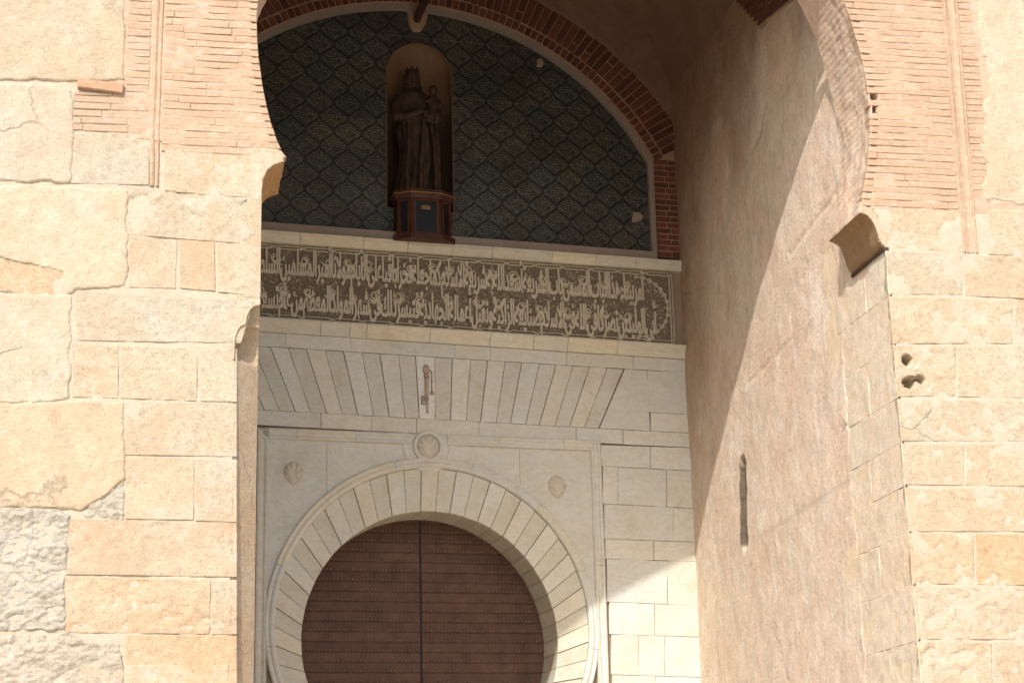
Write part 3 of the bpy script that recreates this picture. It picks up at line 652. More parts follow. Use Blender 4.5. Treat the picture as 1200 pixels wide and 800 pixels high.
# exposed brickwork high on the wall
def rw_bricks():
    A, Bp, C2, Dp = pr(868, -6), pr(938, -14), pr(930, 6), pr(893, 36)
    m = thing_none = None
    ang = math.radians(0); n = 0
    poly = [pr(862, -20), pr(945, -30), pr(934, -2), pr(905, 20), pr(893, 36), pr(884, 26), pr(868, 4)]
    solid('mortar_bed', FR, poly, [], .004, -.05, M_MRR, rwall)
    c0 = np.array(pr(893, 8)); a = math.atan2(pr(930, 6)[1]-pr(893, 36)[1], pr(930, 6)[0]-pr(893, 36)[0]); e1 = np.array([math.cos(a), math.sin(a)]); e2 = np.array([-e1[1], e1[0]])
    for r in range(-14, 15):
        for k in range(-8, 9):
            c = c0+e1*((k+.5*(r % 2))*.20)+e2*(r*.062)
            if sdist(poly, np.array([c[0]]), np.array([c[1]]))[0] > .02:
                q = [c-e1*.093-e2*.026, c+e1*.093-e2*.026, c+e1*.093+e2*.026, c-e1*.093+e2*.026]
                bev('brick', FR, q, .016+random.uniform(-.003, .003), .03, M_BRR, rwall, jit(.2, .06), b=.004)
rw_bricks()

# left passage wall and vault
lwall = thing('passage_wall', 'plastered side wall hidden behind the left pier', 'side wall')
block('plaster_face', FL, [(12.55, 0), (18, 0), (18, 11.6), (12.55, 11.6)], 0, .4, M_PL0, lwall, res=.12, rnd=.01, rough=.006)
vault = thing('passage_vault', 'dark brown plastered vault over the gate passage', 'vault')
def vault_mesh():
    cx = (XLW+XR)/2; R_ = (XR-XLW)/2+.03; ys = np.linspace(12.5, 18.2, 40); th = np.linspace(0, math.pi, 60)
    T, Y = np.meshgrid(th, ys); rr = R_+.012*fbm(T*4, Y*3, 2, 4)
    V = np.stack([cx+rr*np.cos(T), Y, 8.95+.80*rr*np.sin(T)], -1).reshape(-1, 3); idx = np.arange(2400).reshape(40, 60)
    F = np.stack([idx[:-1, :-1], idx[:-1, 1:], idx[1:, 1:], idx[1:, :-1]], -1).reshape(-1, 4)
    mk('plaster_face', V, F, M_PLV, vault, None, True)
    V, F = boxv(Frame((0, 0, 0), (1, 0, 0), (0, -1, 0)), -3, 9, 12.2, 12.5, -12.6, -18.4); mk('roof_slab', V, F, M_MORT, vault)
vault_mesh()

# ================================================================== INNER GATE WALL
gate = thing('gate_wall', 'pale marble faced inner wall with flat arch and door ring in the passage', 'gate wall')
bx = FB.px
IC, IR = np.array([-2.632, 3.565]), 1.2136         # door ring, inner
OC, OR_ = np.array([-2.602, 3.695]), 1.500         # voussoirs, outer
MC, MR = np.array([-2.598, 3.700]), 1.590          # ring moulding, outer
def circ(c, r, a0, a1, n): return [(c[0]+r*math.cos(a), c[1]+r*math.sin(a)) for a in np.linspace(a0, a1, n)]
JW = 1.02                                           # half width of the doorway below the horseshoe
a_s = -math.acos(JW/IR)
door_hole = [(IC[0]-JW, 0)]+circ(IC, IR+.04, math.pi-a_s, a_s, 60)+[(IC[0]+JW, 0)]
# core of the wall, with door and niche openings
NC, NR, NZ0, NZ1 = -2.676, .335, 7.80, 9.24
niche = [(NC-NR, NZ0), (NC+NR, NZ0)]+circ((NC, NZ1), NR, 0, math.pi, 24)
SL, SRt = -5.3, .02
outer = [(SL, 0)]+door_hole+[(SRt, 0), (SRt, 7.40), (SL, 7.40)]
solid('wall_core', FB, outer, [], -.024, -.7, M_JNT, gate)
solid('wall_core', FB, [(SL, 7.40), (SRt+.1, 7.40), (SRt+.1, 12.2), (SL, 12.2)], [niche], -.115, -.7, M_MORT, gate)
# joints as straight photo lines
class Ln:
    def __init__(s, p, q): s.p, s.q = p, q
    def y(s, x): return s.p[1]+(s.q[1]-s.p[1])*(x-s.p[0])/(s.q[0]-s.p[0])
    def at(s, x): return bx(x, s.y(x))
L1 = Ln((302, 270), (787, 306)); L2 = Ln((304, 284.4), (788, 319)); L3 = Ln((303, 372.5), (792, 405)); L4 = Ln((303.7, 389), (792.5, 421))
L5 = Ln((302, 405.4), (792, 436)); L6 = Ln((302, 480), (797, 507)); L7 = Ln((302, 498), (797, 524))
GAP = .0022
def row(name, top, bot, xs, h, depth=.034, mat=M_MARB, res=.05, rnd=.002, rough=.0008, colj=(.05, .03), **kw):
    for a, b_ in zip(xs[:-1], xs[1:]):
        ta, tb, ba, bb = top.at(a), top.at(b_), bot.at(a), bot.at(b_)
        if b_ >= 794: tb = (.014, tb[1]); bb = (.014, bb[1])
        block(name, FB, [(ba[0]+GAP, ba[1]+GAP), (bb[0]-GAP, bb[1]+GAP), (tb[0]-GAP, tb[1]-GAP), (ta[0]+GAP, ta[1]-GAP)], h+random.uniform(-.0015, .0015), depth+h, mat, gate, jit(*colj), res=res, rnd=rnd, rough=rough, seed=random.randint(0, 6), **kw)
XE = 794
def moul(top, bot, xs, prof, name='cornice_stone', tint=(1, 1, 1)):
    """cornice stones with a moulded face: prof = [(fraction up from the bottom, height)]"""
    for a, b_ in zip(xs[:-1], xs[1:]):
        ta, tb, ba, bb = map(np.array, (top.at(a), top.at(b_), bot.at(a), bot.at(b_)))
        if b_ >= XE: tb[0] = bb[0] = .01
        hj = random.uniform(-.003, .003); V = []
        for e, (p, q) in enumerate(((ba, ta), (bb, tb))):
            off = np.array([GAP if e == 0 else -GAP, 0])
            V.append(FB.p(*(p+off), -.03))
            for f, h in prof: r = p+(q-p)*f+off; V.append(FB.p(r[0], r[1], h+hj))
            V.append(FB.p(*(q+off), -.03))
        n = len(prof)+2; F = [(j, n+j, n+j+1, j+1) for j in range(n-1)]+[tuple(range(n))[::-1], tuple(range(n, 2*n))]
        j_ = jit(.06, .04); mk(name, V, F, M_MARB, gate, tuple(np.array(j_)*np.array(tint)))
hid = [-250, -120, 0, 110, 210]
moul(L1, L2, hid+[285, 351, 425, 477, 529, 576, 646, 697, 744, XE], [(.03, .0), (.06, .03), (.5, .038), (.6, .05), (.94, .052), (.98, .046)], tint=(1.02, .97, .88))
moul(L3, L4, hid+[290, 375, 409, 429, 503, 573, 624, 664, 722, XE], [(.02, .018), (.07, .022), (.38, .026), (.45, .034), (.62, .05), (.80, .062), (.94, .064), (.98, .058)], tint=(1.02, .96, .86))
row('marble_block', L4, L5, hid+[280, 335, 411, 459, 533, 575, 664, 742, XE+1], .004)
row('marble_block', L6, L7, hid+[270, 376, 435, 488, 561, 675, 730, XE+4], .004)
# flat arch of alternating proud and sunken voussoirs
J = [(254, 292), (275, 309.7), (296, 328), (316.8, 346), (338, 364), (359, 382.8), (381, 401), (402.3, 419.4), (424, 438), (445, 456.2), (467, 474.7), (487, 491.4), (509.2, 510), (530, 528), (551.2, 546.5), (571.4, 563), (591.8, 581.6), (611.3, 598.2), (632, 616), (651.6, 632), (671.3, 650.4), (690.8, 667.5), (711.5, 684.9), (730.7, 701.5)]
J = [(233, 274), (212, 255), (190, 236)][::-1]+J
for i, ((t0, b0), (t1, b1)) in enumerate(zip(J[:-1], J[1:])):
    key = abs(t0-487) < 1
    sunk = (i % 2 == (J.index((509.2, 510)) % 2)) and not key
    h = .005 if key else (-.003 if sunk else .003)
    P = [L6.at(b0), L6.at(b1), L5.at(t1), L5.at(t0)]
    P = [(P[0][0]+.0032, P[0][1]+GAP), (P[1][0]-.0032, P[1][1]+GAP), (P[2][0]-.0032, P[2][1]-GAP), (P[3][0]+.0032, P[3][1]-GAP)]
    block('voussoir', FB, P, h, .034+h, M_MARB, gate, (1.12, 1.14, 1.22) if key else ((.92, .92, .92) if sunk else jit(.04, .03)), res=.05, rnd=.002, rough=.0008, seed=i % 7, label='keystone carrying the key' if key else None)
P = [L6.at(702), L6.at(762), L5.at(758), L5.at(731.5)]; block('marble_block', FB, [(P[0][0]+.004, P[0][1]+GAP), (P[1][0]-GAP, P[1][1]+GAP), (P[2][0]-GAP, P[2][1]-GAP), (P[3][0]+.004, P[3][1]-GAP)], .006, .04, M_MARB, gate, jit(), res=.05, rnd=.004, rough=.001)
Lm = Ln((758, 483), (797, 485.5))
row('marble_block', L5, Lm, [758.5, 796], .004); row('marble_block', Lm, L6, [762, 797], .005)
row('marble_block', L5, L6, [-250, -60, 90, 182], .004)
# ashlar to the right of the frame
R = [Ln((703, 521), (797, 524)), Ln((705, 546), (799, 551)), Ln((707, 590), (803, 595)), Ln((708, 631), (806, 634.5)), Ln((709, 654.5), (808, 657.5)), Ln((713, 705), (815, 709)), Ln((716, 743), (815, 746)), Ln((716, 790), (817, 793)), Ln((717, 836), (819, 838)), Ln((718, 890), (820, 891))]
XJ = [[704, 762, 799], [706, 724, 781, 803], [708, 789, 806], [709, 766, 808], [711, 782, 812], [714, 767, 799, 816], [716, 748, 779, 818], [717, 768, 819], [718, 750, 820]]
for i, xs in enumerate(XJ): row('marble_block', R[i], R[i+1], xs, .003, res=.04, colj=(.05, .025))
z_low = R[9].at(760)[1]
def plainrow(s0, s1, z0, z1, **kw): block('marble_block', FB, [(s0+GAP, z0+GAP), (s1-GAP, z0+GAP), (s1-GAP, z1-GAP), (s0+GAP, z1-GAP)], .003, .037, M_MARB, gate, jit(), res=.12, rnd=.002, rough=.0008, **kw)
sR = R[0].at(704)[0]; sRl = R[7].at(717)[0]
n = 6
for i in range(n):
    z0, z1 = z_low*i/n, z_low*(i+1)/n; c = random.uniform(-.6, -.3); plainrow(sRl, c, z0, z1); plainrow(c, .0, z0, z1)
# frame moulding (alfiz) round the door: top run and right upright, matching left upright behind the pier
zT = L7.at(500)[1]; zTr = bx(703, 521)[1]; sO = bx(703.5, 530)[0]; sOl = 2*MC[0]-sO
profA = [(0, -.03), (0, .020), (.012, .028), (.030, .030), (.040, .018), (.052, .010), (.066, .012), (.078, .026), (.096, .028), (.104, .014), (.104, -.03)]
spz = zT-.002
segs = [(-4.19, 0), (-3.55, 0), (-3.0, 0), (-2.84, 0)]
medc = bx(501.5, 523); mr = .135
def straight(s0, s1):
    prof_run('frame_moulding', FB, [(s1, spz), (s0, spz)], profA, M_MARB, gate, jit(.03, .03))
for a, b_ in ((sOl, -3.9), (-3.897, -3.35), (-3.347, medc[0]-.19), (medc[0]+.19, -1.95), (-1.947, -1.3), (-1.297, sO-.104)): straight(a, b_)
prof_run('frame_moulding', FB, [(sO, 4.3), (sO, spz), (sO-.104, spz)], profA, M_MARB, gate, jit(.03, .02))
prof_run('frame_moulding', FB, [(sO-.004, 2.9), (sO, 4.297)], profA, M_MARB, gate, jit(.03, .02))
prof_run('frame_moulding', FB, [(sO-.004, 0), (sO-.004, 2.897)], profA, M_MARB, gate, jit(.03, .02))
prof_run('frame_moulding', FB, [(sOl+.104, spz), (sOl, spz), (sOl, 0)], profA, M_MARB, gate, jit(.03, .02))
for i in range(14): plainrow(SL, -4.75, 5.47*i/14, 5.47*(i+1)/14); plainrow(-4.75, sOl, 5.47*i/14, 5.47*(i+1)/14)
# half-ring where the frame drops round the central shell
prof_run('frame_moulding', FB, [(medc[0]+.205*math.cos(a), medc[1]+.205*math.sin(a)) for a in np.linspace(math.radians(28), math.radians(-208), 40)], [(-.0, -.03), (.0, .012), (.015, .018), (.035, .012), (.045, .004), (.045, -.03)], M_MARB, gate)
prof_run('frame_moulding', FB, [(medc[0]+.125*math.cos(a), medc[1]+.125*math.sin(a)) for a in np.linspace(0, 2*math.pi, 49)], [(-.028, -.03), (-.024, .030), (-.010, .040), (.004, .036), (.012, .026), (.014, .0)], M_MARB, gate, caps=False)
V, F = boxv(FB, medc[0]-.235, medc[0]+.235, MC[1]+MR-.03, spz-.001, .003, -.03); mk('marble_block', V, F, M_MARB, gate, (.97, .97, .97))
# spandrel slabs
def spandrel(pts_top, a0, a1, col):
    arc = circ(MC, MR-.012, a0, a1, 24)
    return arc
si, so = sOl+.104, sO-.104; zt_ = spz-.104
for (s0, s1, A0, A1) in ((si, -3.62, 180, None), (-3.617, -2.84, None, None), (-2.84, -2.42, None, None), (-2.417, -1.75, None, None), (-1.747, so, None, 0)):
    def az(s):
        d = MR-.012; x = s-MC[0]
        return MC[1]+math.sqrt(max(0, d*d-x*x))
    if A0 == 180: poly = [(s0, 2.6), (MC[0]-MR+.014, 2.6)]+[(s, az(s)) for s in np.linspace(MC[0]-MR+.0125, s1, 24)]+[(s1, zt_), (s0, zt_)]
    elif A1 == 0: poly = [(s0, az(s0))]+[(s, az(s)) for s in np.linspace(s0+.01, MC[0]+MR-.0125, 24)]+[(MC[0]+MR-.014, 2.6), (s1, 2.6), (s1, zt_), (s0, zt_)]
    else: poly = [(s, az(s)) for s in np.linspace(s0, s1, 16)]+[(s1, zt_), (s0, zt_)]
    solid('spandrel_slab', FB, poly, [], .0, -.03, M_MARB, gate, tuple(np.array(jit(.02, .01))*np.array((.95, .96, .98))))
for (a, b_) in ((si, MC[0]-1.3), (MC[0]+1.3, so)):
    for i in range(6): plainrow(a, b_, 2.6*i/6, 2.6*(i+1)/6)
# ring moulding
for k in range(9):
    a0, a1 = math.radians(-35+k*250/9+.03), math.radians(-35+(k+1)*250/9-.03)
    prof_run('ring_moulding', FB, circ(MC, MR-.10, a0, a1, 16), [(0, -.03), (0, .012), (-.012, .028), (-.030, .034), (-.046, .030), (-.056, .018), (-.064, .020), (-.084, .034), (-.096, .028), (-.104, .0)], M_MARB, gate, jit(.04, .04))
# ring voussoirs, each a solid running back to the door
p0 = 94.4
for k in range(-20, 20):
    a0 = p0+6.6*k; a1 = a0+6.6
    if a1 < -32 or a0 > 212: continue
    if a0 < -31 or a1 > 211: continue
    sunk = k % 2 == 0
    g = .10; A = np.radians(np.linspace(a0+g, a1-g, 4))
    inner = np.array([(IC[0]+IR*math.cos(a), IC[1]+IR*math.sin(a)) for a in A]); outr = np.array([(OC[0]+(OR_-.008)*math.cos(a), OC[1]+(OR_-.008)*math.sin(a)) for a in A])
    h = -.004 if sunk else .006
    poly = np.vstack([inner, outr[::-1]]); n = len(poly)
    ins = poly.copy(); c = poly.mean(0); ins = poly+(c-poly)/np.hypot(*(c-poly).T)[:, None]*.005
    V = np.vstack([FB.p(ins[:, 0], ins[:, 1], np.full(n, h)), FB.p(poly[:, 0], poly[:, 1], np.full(n, h-.005)), FB.p(poly[:, 0], poly[:, 1], np.full(n, -.50))])
    F = [tuple(range(n))]+[(r*n+i, r*n+(i+1) % n, (r+1)*n+(i+1) % n, (r+1)*n+i) for r in (0, 1) for i in range(n)]
    mk('voussoir', V, F, M_MARB, gate, (np.array((.93, .93, .92)) if sunk else np.array(jit(.05, .03)))*np.array((1., .98, .93)))
for sg in (-1, 1):      # door jambs under the ring
    for i in range(6):
        s0 = IC[0]+sg*JW; s1 = IC[0]+sg*1.3; z0, z1 = 2.9*i/6+.002, 2.9*(i+1)/6-.002
        V, F = boxv(FB, min(s0, s1), max(s0, s1), z0, z1, .004, -.5); mk('jamb_stone', V, F, M_MARB, gate, jit())
# shells
def shell(cx, cz, r, label, h0=.002, hz=1.12):
    nr, na = 12, 72; V = []
    for i in range(nr+1):
        t = i/nr
        for j in range(na):
            a = 2*math.pi*j/na; pt = max(0, math.cos(a+math.pi/2))**14*.22
            rr = r*t*(1+pt); x, z = rr*math.cos(a), rr*math.sin(a)*hz
            zr = z/r+.45; ang = math.atan2(zr, x/r)
            rib = .5+.5*math.cos(ang*11) if zr > .15 else 0
            vol = sum(math.exp(-(((x/r-q*.36)**2+(z/r+.55)**2)**.5-.14)**2/.004) for q in (-1, 1)) if z/r < -.2 else 0
            h = .028*(1-t**6)*(1 if t < .999 else 0)+.022*rib*(t < .88)*(t > .12)*min(1, t*2)+.010*vol+.008*math.exp(-((t-.93)/.04)**2)-.010*math.exp(-((t-.84)/.03)**2)
            V.append(FB.p(cx+x, cz+z, h0+(h if t < .999 else -.005)))
    F = [(i*na+j, i*na+(j+1) % na, (i+1)*na+(j+1) % na, (i+1)*na+j) for i in range(nr) for j in range(na)]
    mk('shell_medallion', V, F, M_SHELL, gate, None, True, label=label)
shell(*bx(344, 553), .092, 'carved shell to the left of the door ring'); shell(*bx(653, 569), .092, 'carved shell to the right of the door ring')
shell(medc[0], medc[1], .103, 'carved shell over the crown of the door ring', h0=.012, hz=1.)
# carved key on the keystone
def keyp(u, v): return bx(470+u/8.883, 410+v/8.889)
kp = MB()
def kpoly(pts, h=.016):
    P = [keyp(*p) for p in pts]; c = np.mean(P, 0); n = len(P)
    V = [FB.p(p[0], p[1], .010) for p in P]+[FB.p(p[0]+(c[0]-p[0])*.15, p[1]+(c[1]-p[1])*.15, .012+h) for p in P]
    kp.add(V, [tuple(range(n, 2*n))]+[(i, (i+1) % n, n+(i+1) % n, n+i) for i in range(n)])
kpoly([(258+36*math.cos(a), 205-52*math.sin(a)) for a in np.linspace(0, 2*math.pi, 15)[:-1]])
kpoly([(232, 255), (288, 258), (290, 292), (236, 288)], .022); kpoly([(243, 290), (286, 292), (283, 500), (246, 500)][::-1]); kpoly([(256, 500), (284, 500), (280, 664), (264, 660)][::-1])
for q in ([(207, 480), (222, 480), (222, 572), (207, 568)], [(222, 480), (252, 484), (252, 496), (222, 494)], [(222, 520), (262, 522), (262, 534), (222, 532)], [(222, 556), (262, 556), (262, 570), (222, 570)], [(236, 496), (248, 496), (248, 520), (236, 520)]): kpoly(q[::-1])
pc = [(286, 205), (310, 225), (318, 260), (316, 330), (318, 430)]
for a, b_ in zip(pc[:-1], pc[1:]):
    dx, dy = b_[0]-a[0], b_[1]-a[1]; l = math.hypot(dx, dy); ox, oy = -dy/l*5, dx/l*5; kpoly([(a[0]+ox, a[1]+oy), (b_[0]+ox, b_[1]+oy), (b_[0]-ox, b_[1]-oy), (a[0]-ox, a[1]-oy)], .012)
kpoly([(308, 430), (328, 430), (344, 468), (294, 470)][::-1]); kpoly([(308, 330), (326, 330), (326, 345), (308, 345)][::-1])
kp.build('key_emblem', M_KEY, gate, label='small carved key with tasselled cord on the keystone')

# ================================================================== INSCRIPTION
insc = thing('inscription_panel', 'dark carved stone band with two lines of pale Arabic lettering above the flat arch', 'inscription')
zi_t = lambda s: L2.at(304)[1]+(L2.at(788)[1]-L2.at(304)[1])*(s+4.29)/4.2; zi_b = lambda s: L3.at(304)[1]+(L3.at(788)[1]-L3.at(304)[1])*(s+4.27)/4.18
sE = bx(790, 350)[0]
def ground_fn(S, Z): return .006*fbm(S*26, Z*26, 2, 3)
block('panel_ground', FB, [(SL, zi_b(SL)+.002), (sE, zi_b(sE)+.002), (sE, zi_t(sE)-.002), (SL, zi_t(SL)-.002)], -.012, .02, M_BAND, insc, res=.012, rnd=.004, rough=.003, rs=18, fn=ground_fn)
FORMS = {'ا': 'FE8D FE8E', 'ب': 'FE8F FE90 FE91 FE92', 'ت': 'FE95 FE96 FE97 FE98', 'ة': 'FE93 FE94', 'ث': 'FE99 FE9A FE9B FE9C', 'ج': 'FE9D FE9E FE9F FEA0', 'ح': 'FEA1 FEA2 FEA3 FEA4', 'خ': 'FEA5 FEA6 FEA7 FEA8',
 'د': 'FEA9 FEAA', 'ذ': 'FEAB FEAC', 'ر': 'FEAD FEAE', 'ز': 'FEAF FEB0', 'س': 'FEB1 FEB2 FEB3 FEB4', 'ش': 'FEB5 FEB6 FEB7 FEB8', 'ص': 'FEB9 FEBA FEBB FEBC', 'ض': 'FEBD FEBE FEBF FEC0', 'ط': 'FEC1 FEC2 FEC3 FEC4', 'ظ': 'FEC5 FEC6 FEC7 FEC8',
 'ع': 'FEC9 FECA FECB FECC', 'غ': 'FECD FECE FECF FED0', 'ف': 'FED1 FED2 FED3 FED4', 'ق': 'FED5 FED6 FED7 FED8', 'ك': 'FED9 FEDA FEDB FEDC', 'ل': 'FEDD FEDE FEDF FEE0', 'م': 'FEE1 FEE2 FEE3 FEE4', 'ن': 'FEE5 FEE6 FEE7 FEE8',
 'ه': 'FEE9 FEEA FEEB FEEC', 'و': 'FEED FEEE', 'ى': 'FEEF FEF0', 'ي': 'FEF1 FEF2 FEF3 FEF4', 'أ': 'FE83 FE84', 'إ': 'FE87 FE88', 'ء': 'FE80', 'LA': 'FEFB FEFC'}
FORMS = {k: [chr(int(x, 16)) for x in v.split()] for k, v in FORMS.items()}
def shape(text):
    out = []
    for wd in text.split(' '):
        L = []; i = 0
        while i < len(wd):
            if wd[i] == 'ل' and i+1 < len(wd) and wd[i+1] == 'ا': L.append('LA'); i += 2
            else: L.append(wd[i]); i += 1
        prev = False; g = []
        for j, c in enumerate(L):
            f = FORMS[c]; nxt = j+1 < len(L) and L[j+1] != 'ء'; dual = len(f) == 4
            if len(f) == 1: g.append(f[0]); prev = False; continue
            if prev and dual and nxt: g.append(f[3])
            elif prev: g.append(f[1])
            elif dual and nxt: g.append(f[2])
            else: g.append(f[0])
            prev = dual and nxt
        out.append(''.join(g))
    return ' '.join(out)[::-1]
LINE1 = 'أمر ببناء هذا الباب المسمى باب الشريعة أسعد الله به شريعة الاسلام كما جعله فخرا باقيا على الأيام مولانا أمير المسلمين السلطان المجاهد العادل أبو الحجاج'
LINE2 = 'أبي الوليد بن نصر كافى الله في الاسلام صنائعه الزاكية وتقبل أعماله الجهادية فتيسر ذلك في شهر المولد المعظم من عام تسعة وأربعين وسبع مائة جعله الله'
LINE1 = LINE1.replace('ئ', 'ي'); LINE2 = LINE2.replace('ئ', 'ي')
def text_mesh(t, s_right, s_left, z_base, zh, name):
    c = bpy.data.curves.new('lettering', 'FONT'); c.body = shape(t).replace(' ', ''); c.size = 1.; c.offset = .018; c.extrude = .03; c.resolution_u = 2
    o = bpy.data.objects.new('tmp', c); COL.objects.link(o); bpy.context.view_layer.update()
    dg = bpy.context.evaluated_depsgraph_get(); me = bpy.data.meshes.new_from_object(o.evaluated_get(dg)); bpy.data.objects.remove(o)
    V = np.array([v.co[:] for v in me.vertices]); F = [tuple(p.vertices) for p in me.polygons]
    x0, x1 = V[:, 0].min(), V[:, 0].max()
    S = s_left+(V[:, 0]-x0)/(x1-x0)*(s_right-s_left)
    yy = V[:, 1]; ys = np.where(yy > .2, .2+(yy-.2)*1.25, yy)         # tall uprights, as carved
    Z = z_base(S)+ys*zh; H = np.where(V[:, 2] > 0, .008, -.012)
    n = len(S); VV = []; FFc = []
    for q, (ds, dh) in enumerate(((0, 0), (-.003, -.0006), (.003, -.0012))):
        VV.append(FB.p(S+ds, Z, H+dh)); FFc += [tuple(i+q*n for i in f) for f in F]
    return mk(name, np.vstack(VV), FFc, M_LETT, insc)
hb = .375
text_mesh(LINE1, sE-.32, -5.2, lambda s: zi_b(s)+.452, .305, 'lettering_line')
text_mesh(LINE2, sE-.20, -5.2, lambda s: zi_b(s)+.105, .305, 'lettering_line')
# borders: paired ribs with plaited crossings
bd = MB()
def rib(s0, z0, s1, z1, w_=.006, h=.006):
    d = np.array([s1-s0, z1-z0]); l = np.hypot(*d); n_ = np.array([-d[1], d[0]])/l*w_
    V = [FB.p(s0-n_[0], z0-n_[1], -.012), FB.p(s1-n_[0], z1-n_[1], -.012), FB.p(s1+n_[0], z1+n_[1], -.012), FB.p(s0+n_[0], z0+n_[1], -.012)]
    n2 = n_*.6
    V += [FB.p(s0-n2[0], z0-n2[1], h), FB.p(s1-n2[0], z1-n2[1], h), FB.p(s1+n2[0], z1+n2[1], h), FB.p(s0+n2[0], z0+n2[1], h)]
    bd.add(V, [(4, 5, 6, 7), (0, 1, 5, 4), (1, 2, 6, 5), (2, 3, 7, 6), (3, 0, 4, 7)])
for zf, o1, o2 in ((zi_t, -.016, -.044), (zi_b, .016, .044)):
    s = sE-.03; first = True
    while s > SL:
        s2 = s-.235
        rib(s, zf(s)+o1, s2, zf(s2)+o1); rib(s, zf(s)+o2, s2, zf(s2)+o2)
        rib(s2, zf(s2)+o1, s2-.055, zf(s2)+o2); rib(s2, zf(s2)+o2, s2-.055, zf(s2)+o1, h=.004); rib(s2-.02, zf(s2)+o1, s2-.075, zf(s2)+o2, h=.005)
        s = s2-.055
for o1 in (.016, .044): rib(sE-o1, zi_b(sE)+.02, sE-o1, zi_t(sE)-.02)
# lobed end of the panel
cz = (zi_t(sE)+zi_b(sE))/2
pa = [(sE-.40+.33*math.cos(a), cz+.315*math.sin(a)) for a in np.linspace(math.pi/2, -math.pi/2, 15)]
for (a, b_), (c_, d_) in zip(pa[:-1], pa[1:]): rib(a, b_, c_, d_, .007, .008)
for i, (a, b_) in enumerate(pa):
    k_ = [(a+.016*math.cos(q), b_+.016*math.sin(q)) for q in np.linspace(0, 2*math.pi, 9)]
    for u_, v_ in zip(k_[:-1], k_[1:]): rib(*u_, *v_, .006, .009)
bd.build('panel_border', M_LETT, insc)
# scrolls and leaves between the letters
scl = MB(); rg = random.Random(12)
def ribbon(pts, wd, h):
    P = np.array(pts); T = np.gradient(P, axis=0); T /= np.hypot(*T.T)[:, None]; Nn = np.stack([-T[:, 1], T[:, 0]], 1); wd = np.array(wd)[:, None]
    A = P+Nn*wd; Bq = P-Nn*wd; n = len(P)
    V = np.vstack([FB.p(A[:, 0], A[:, 1], np.full(n, -.012)), FB.p(P[:, 0]+Nn[:, 0]*wd[:, 0]*.6, P[:, 1]+Nn[:, 1]*wd[:, 0]*.6, np.full(n, h)), FB.p(P[:, 0]-Nn[:, 0]*wd[:, 0]*.6, P[:, 1]-Nn[:, 1]*wd[:, 0]*.6, np.full(n, h)), FB.p(Bq[:, 0], Bq[:, 1], np.full(n, -.012))])
    scl.add(V, [(r*n+i, r*n+i+1, (r+1)*n+i+1, (r+1)*n+i) for r in range(3) for i in range(n-1)])
for ln in range(2):
    s = sE-.5
    while s > SL+.2:
        zc_ = zi_b(s)+(.60 if ln == 0 else .285)+rg.uniform(-.03, .03); sg = rg.choice((-1, 1)); r0 = rg.uniform(.038, .055)
        t = np.linspace(0, 1, 16); a = t*2*math.pi*1.25+rg.uniform(0, 1); rr = r0*(1-.75*t)
        pts = np.stack([s+sg*rr*np.cos(a), zc_+rr*np.sin(a)], 1); ribbon(pts, .0075+.014*t**2, .0075)
        t2 = np.linspace(0, 1, 9); st = pts[0]; pts2 = np.stack([st[0]-sg*.11*t2, st[1]-.05*np.sin(t2*math.pi)-.02*t2], 1); ribbon(pts2, .007+.020*np.sin(t2*math.pi)**2, .0065)
        s -= rg.uniform(.17, .30)
for _ in range(1100):        # fine tendrils on the sunk ground
    s = rg.uniform(SL+.1, sE-.1); z = rg.uniform(zi_b(s)+.07, zi_t(s)-.07); a0 = rg.uniform(0, 6.3); sg = rg.choice((-1, 1)); r0 = rg.uniform(.006, .018)
    t = np.linspace(0, 1, 7); a = a0+sg*t*4; ribbon(np.stack([s+r0*(1-.5*t)*np.cos(a), z+r0*(1-.5*t)*np.sin(a)], 1), .0032+0*t, -.006)
scl.build('scroll_carving', M_LETT, insc, (.95, .94, .92), kind='stuff')

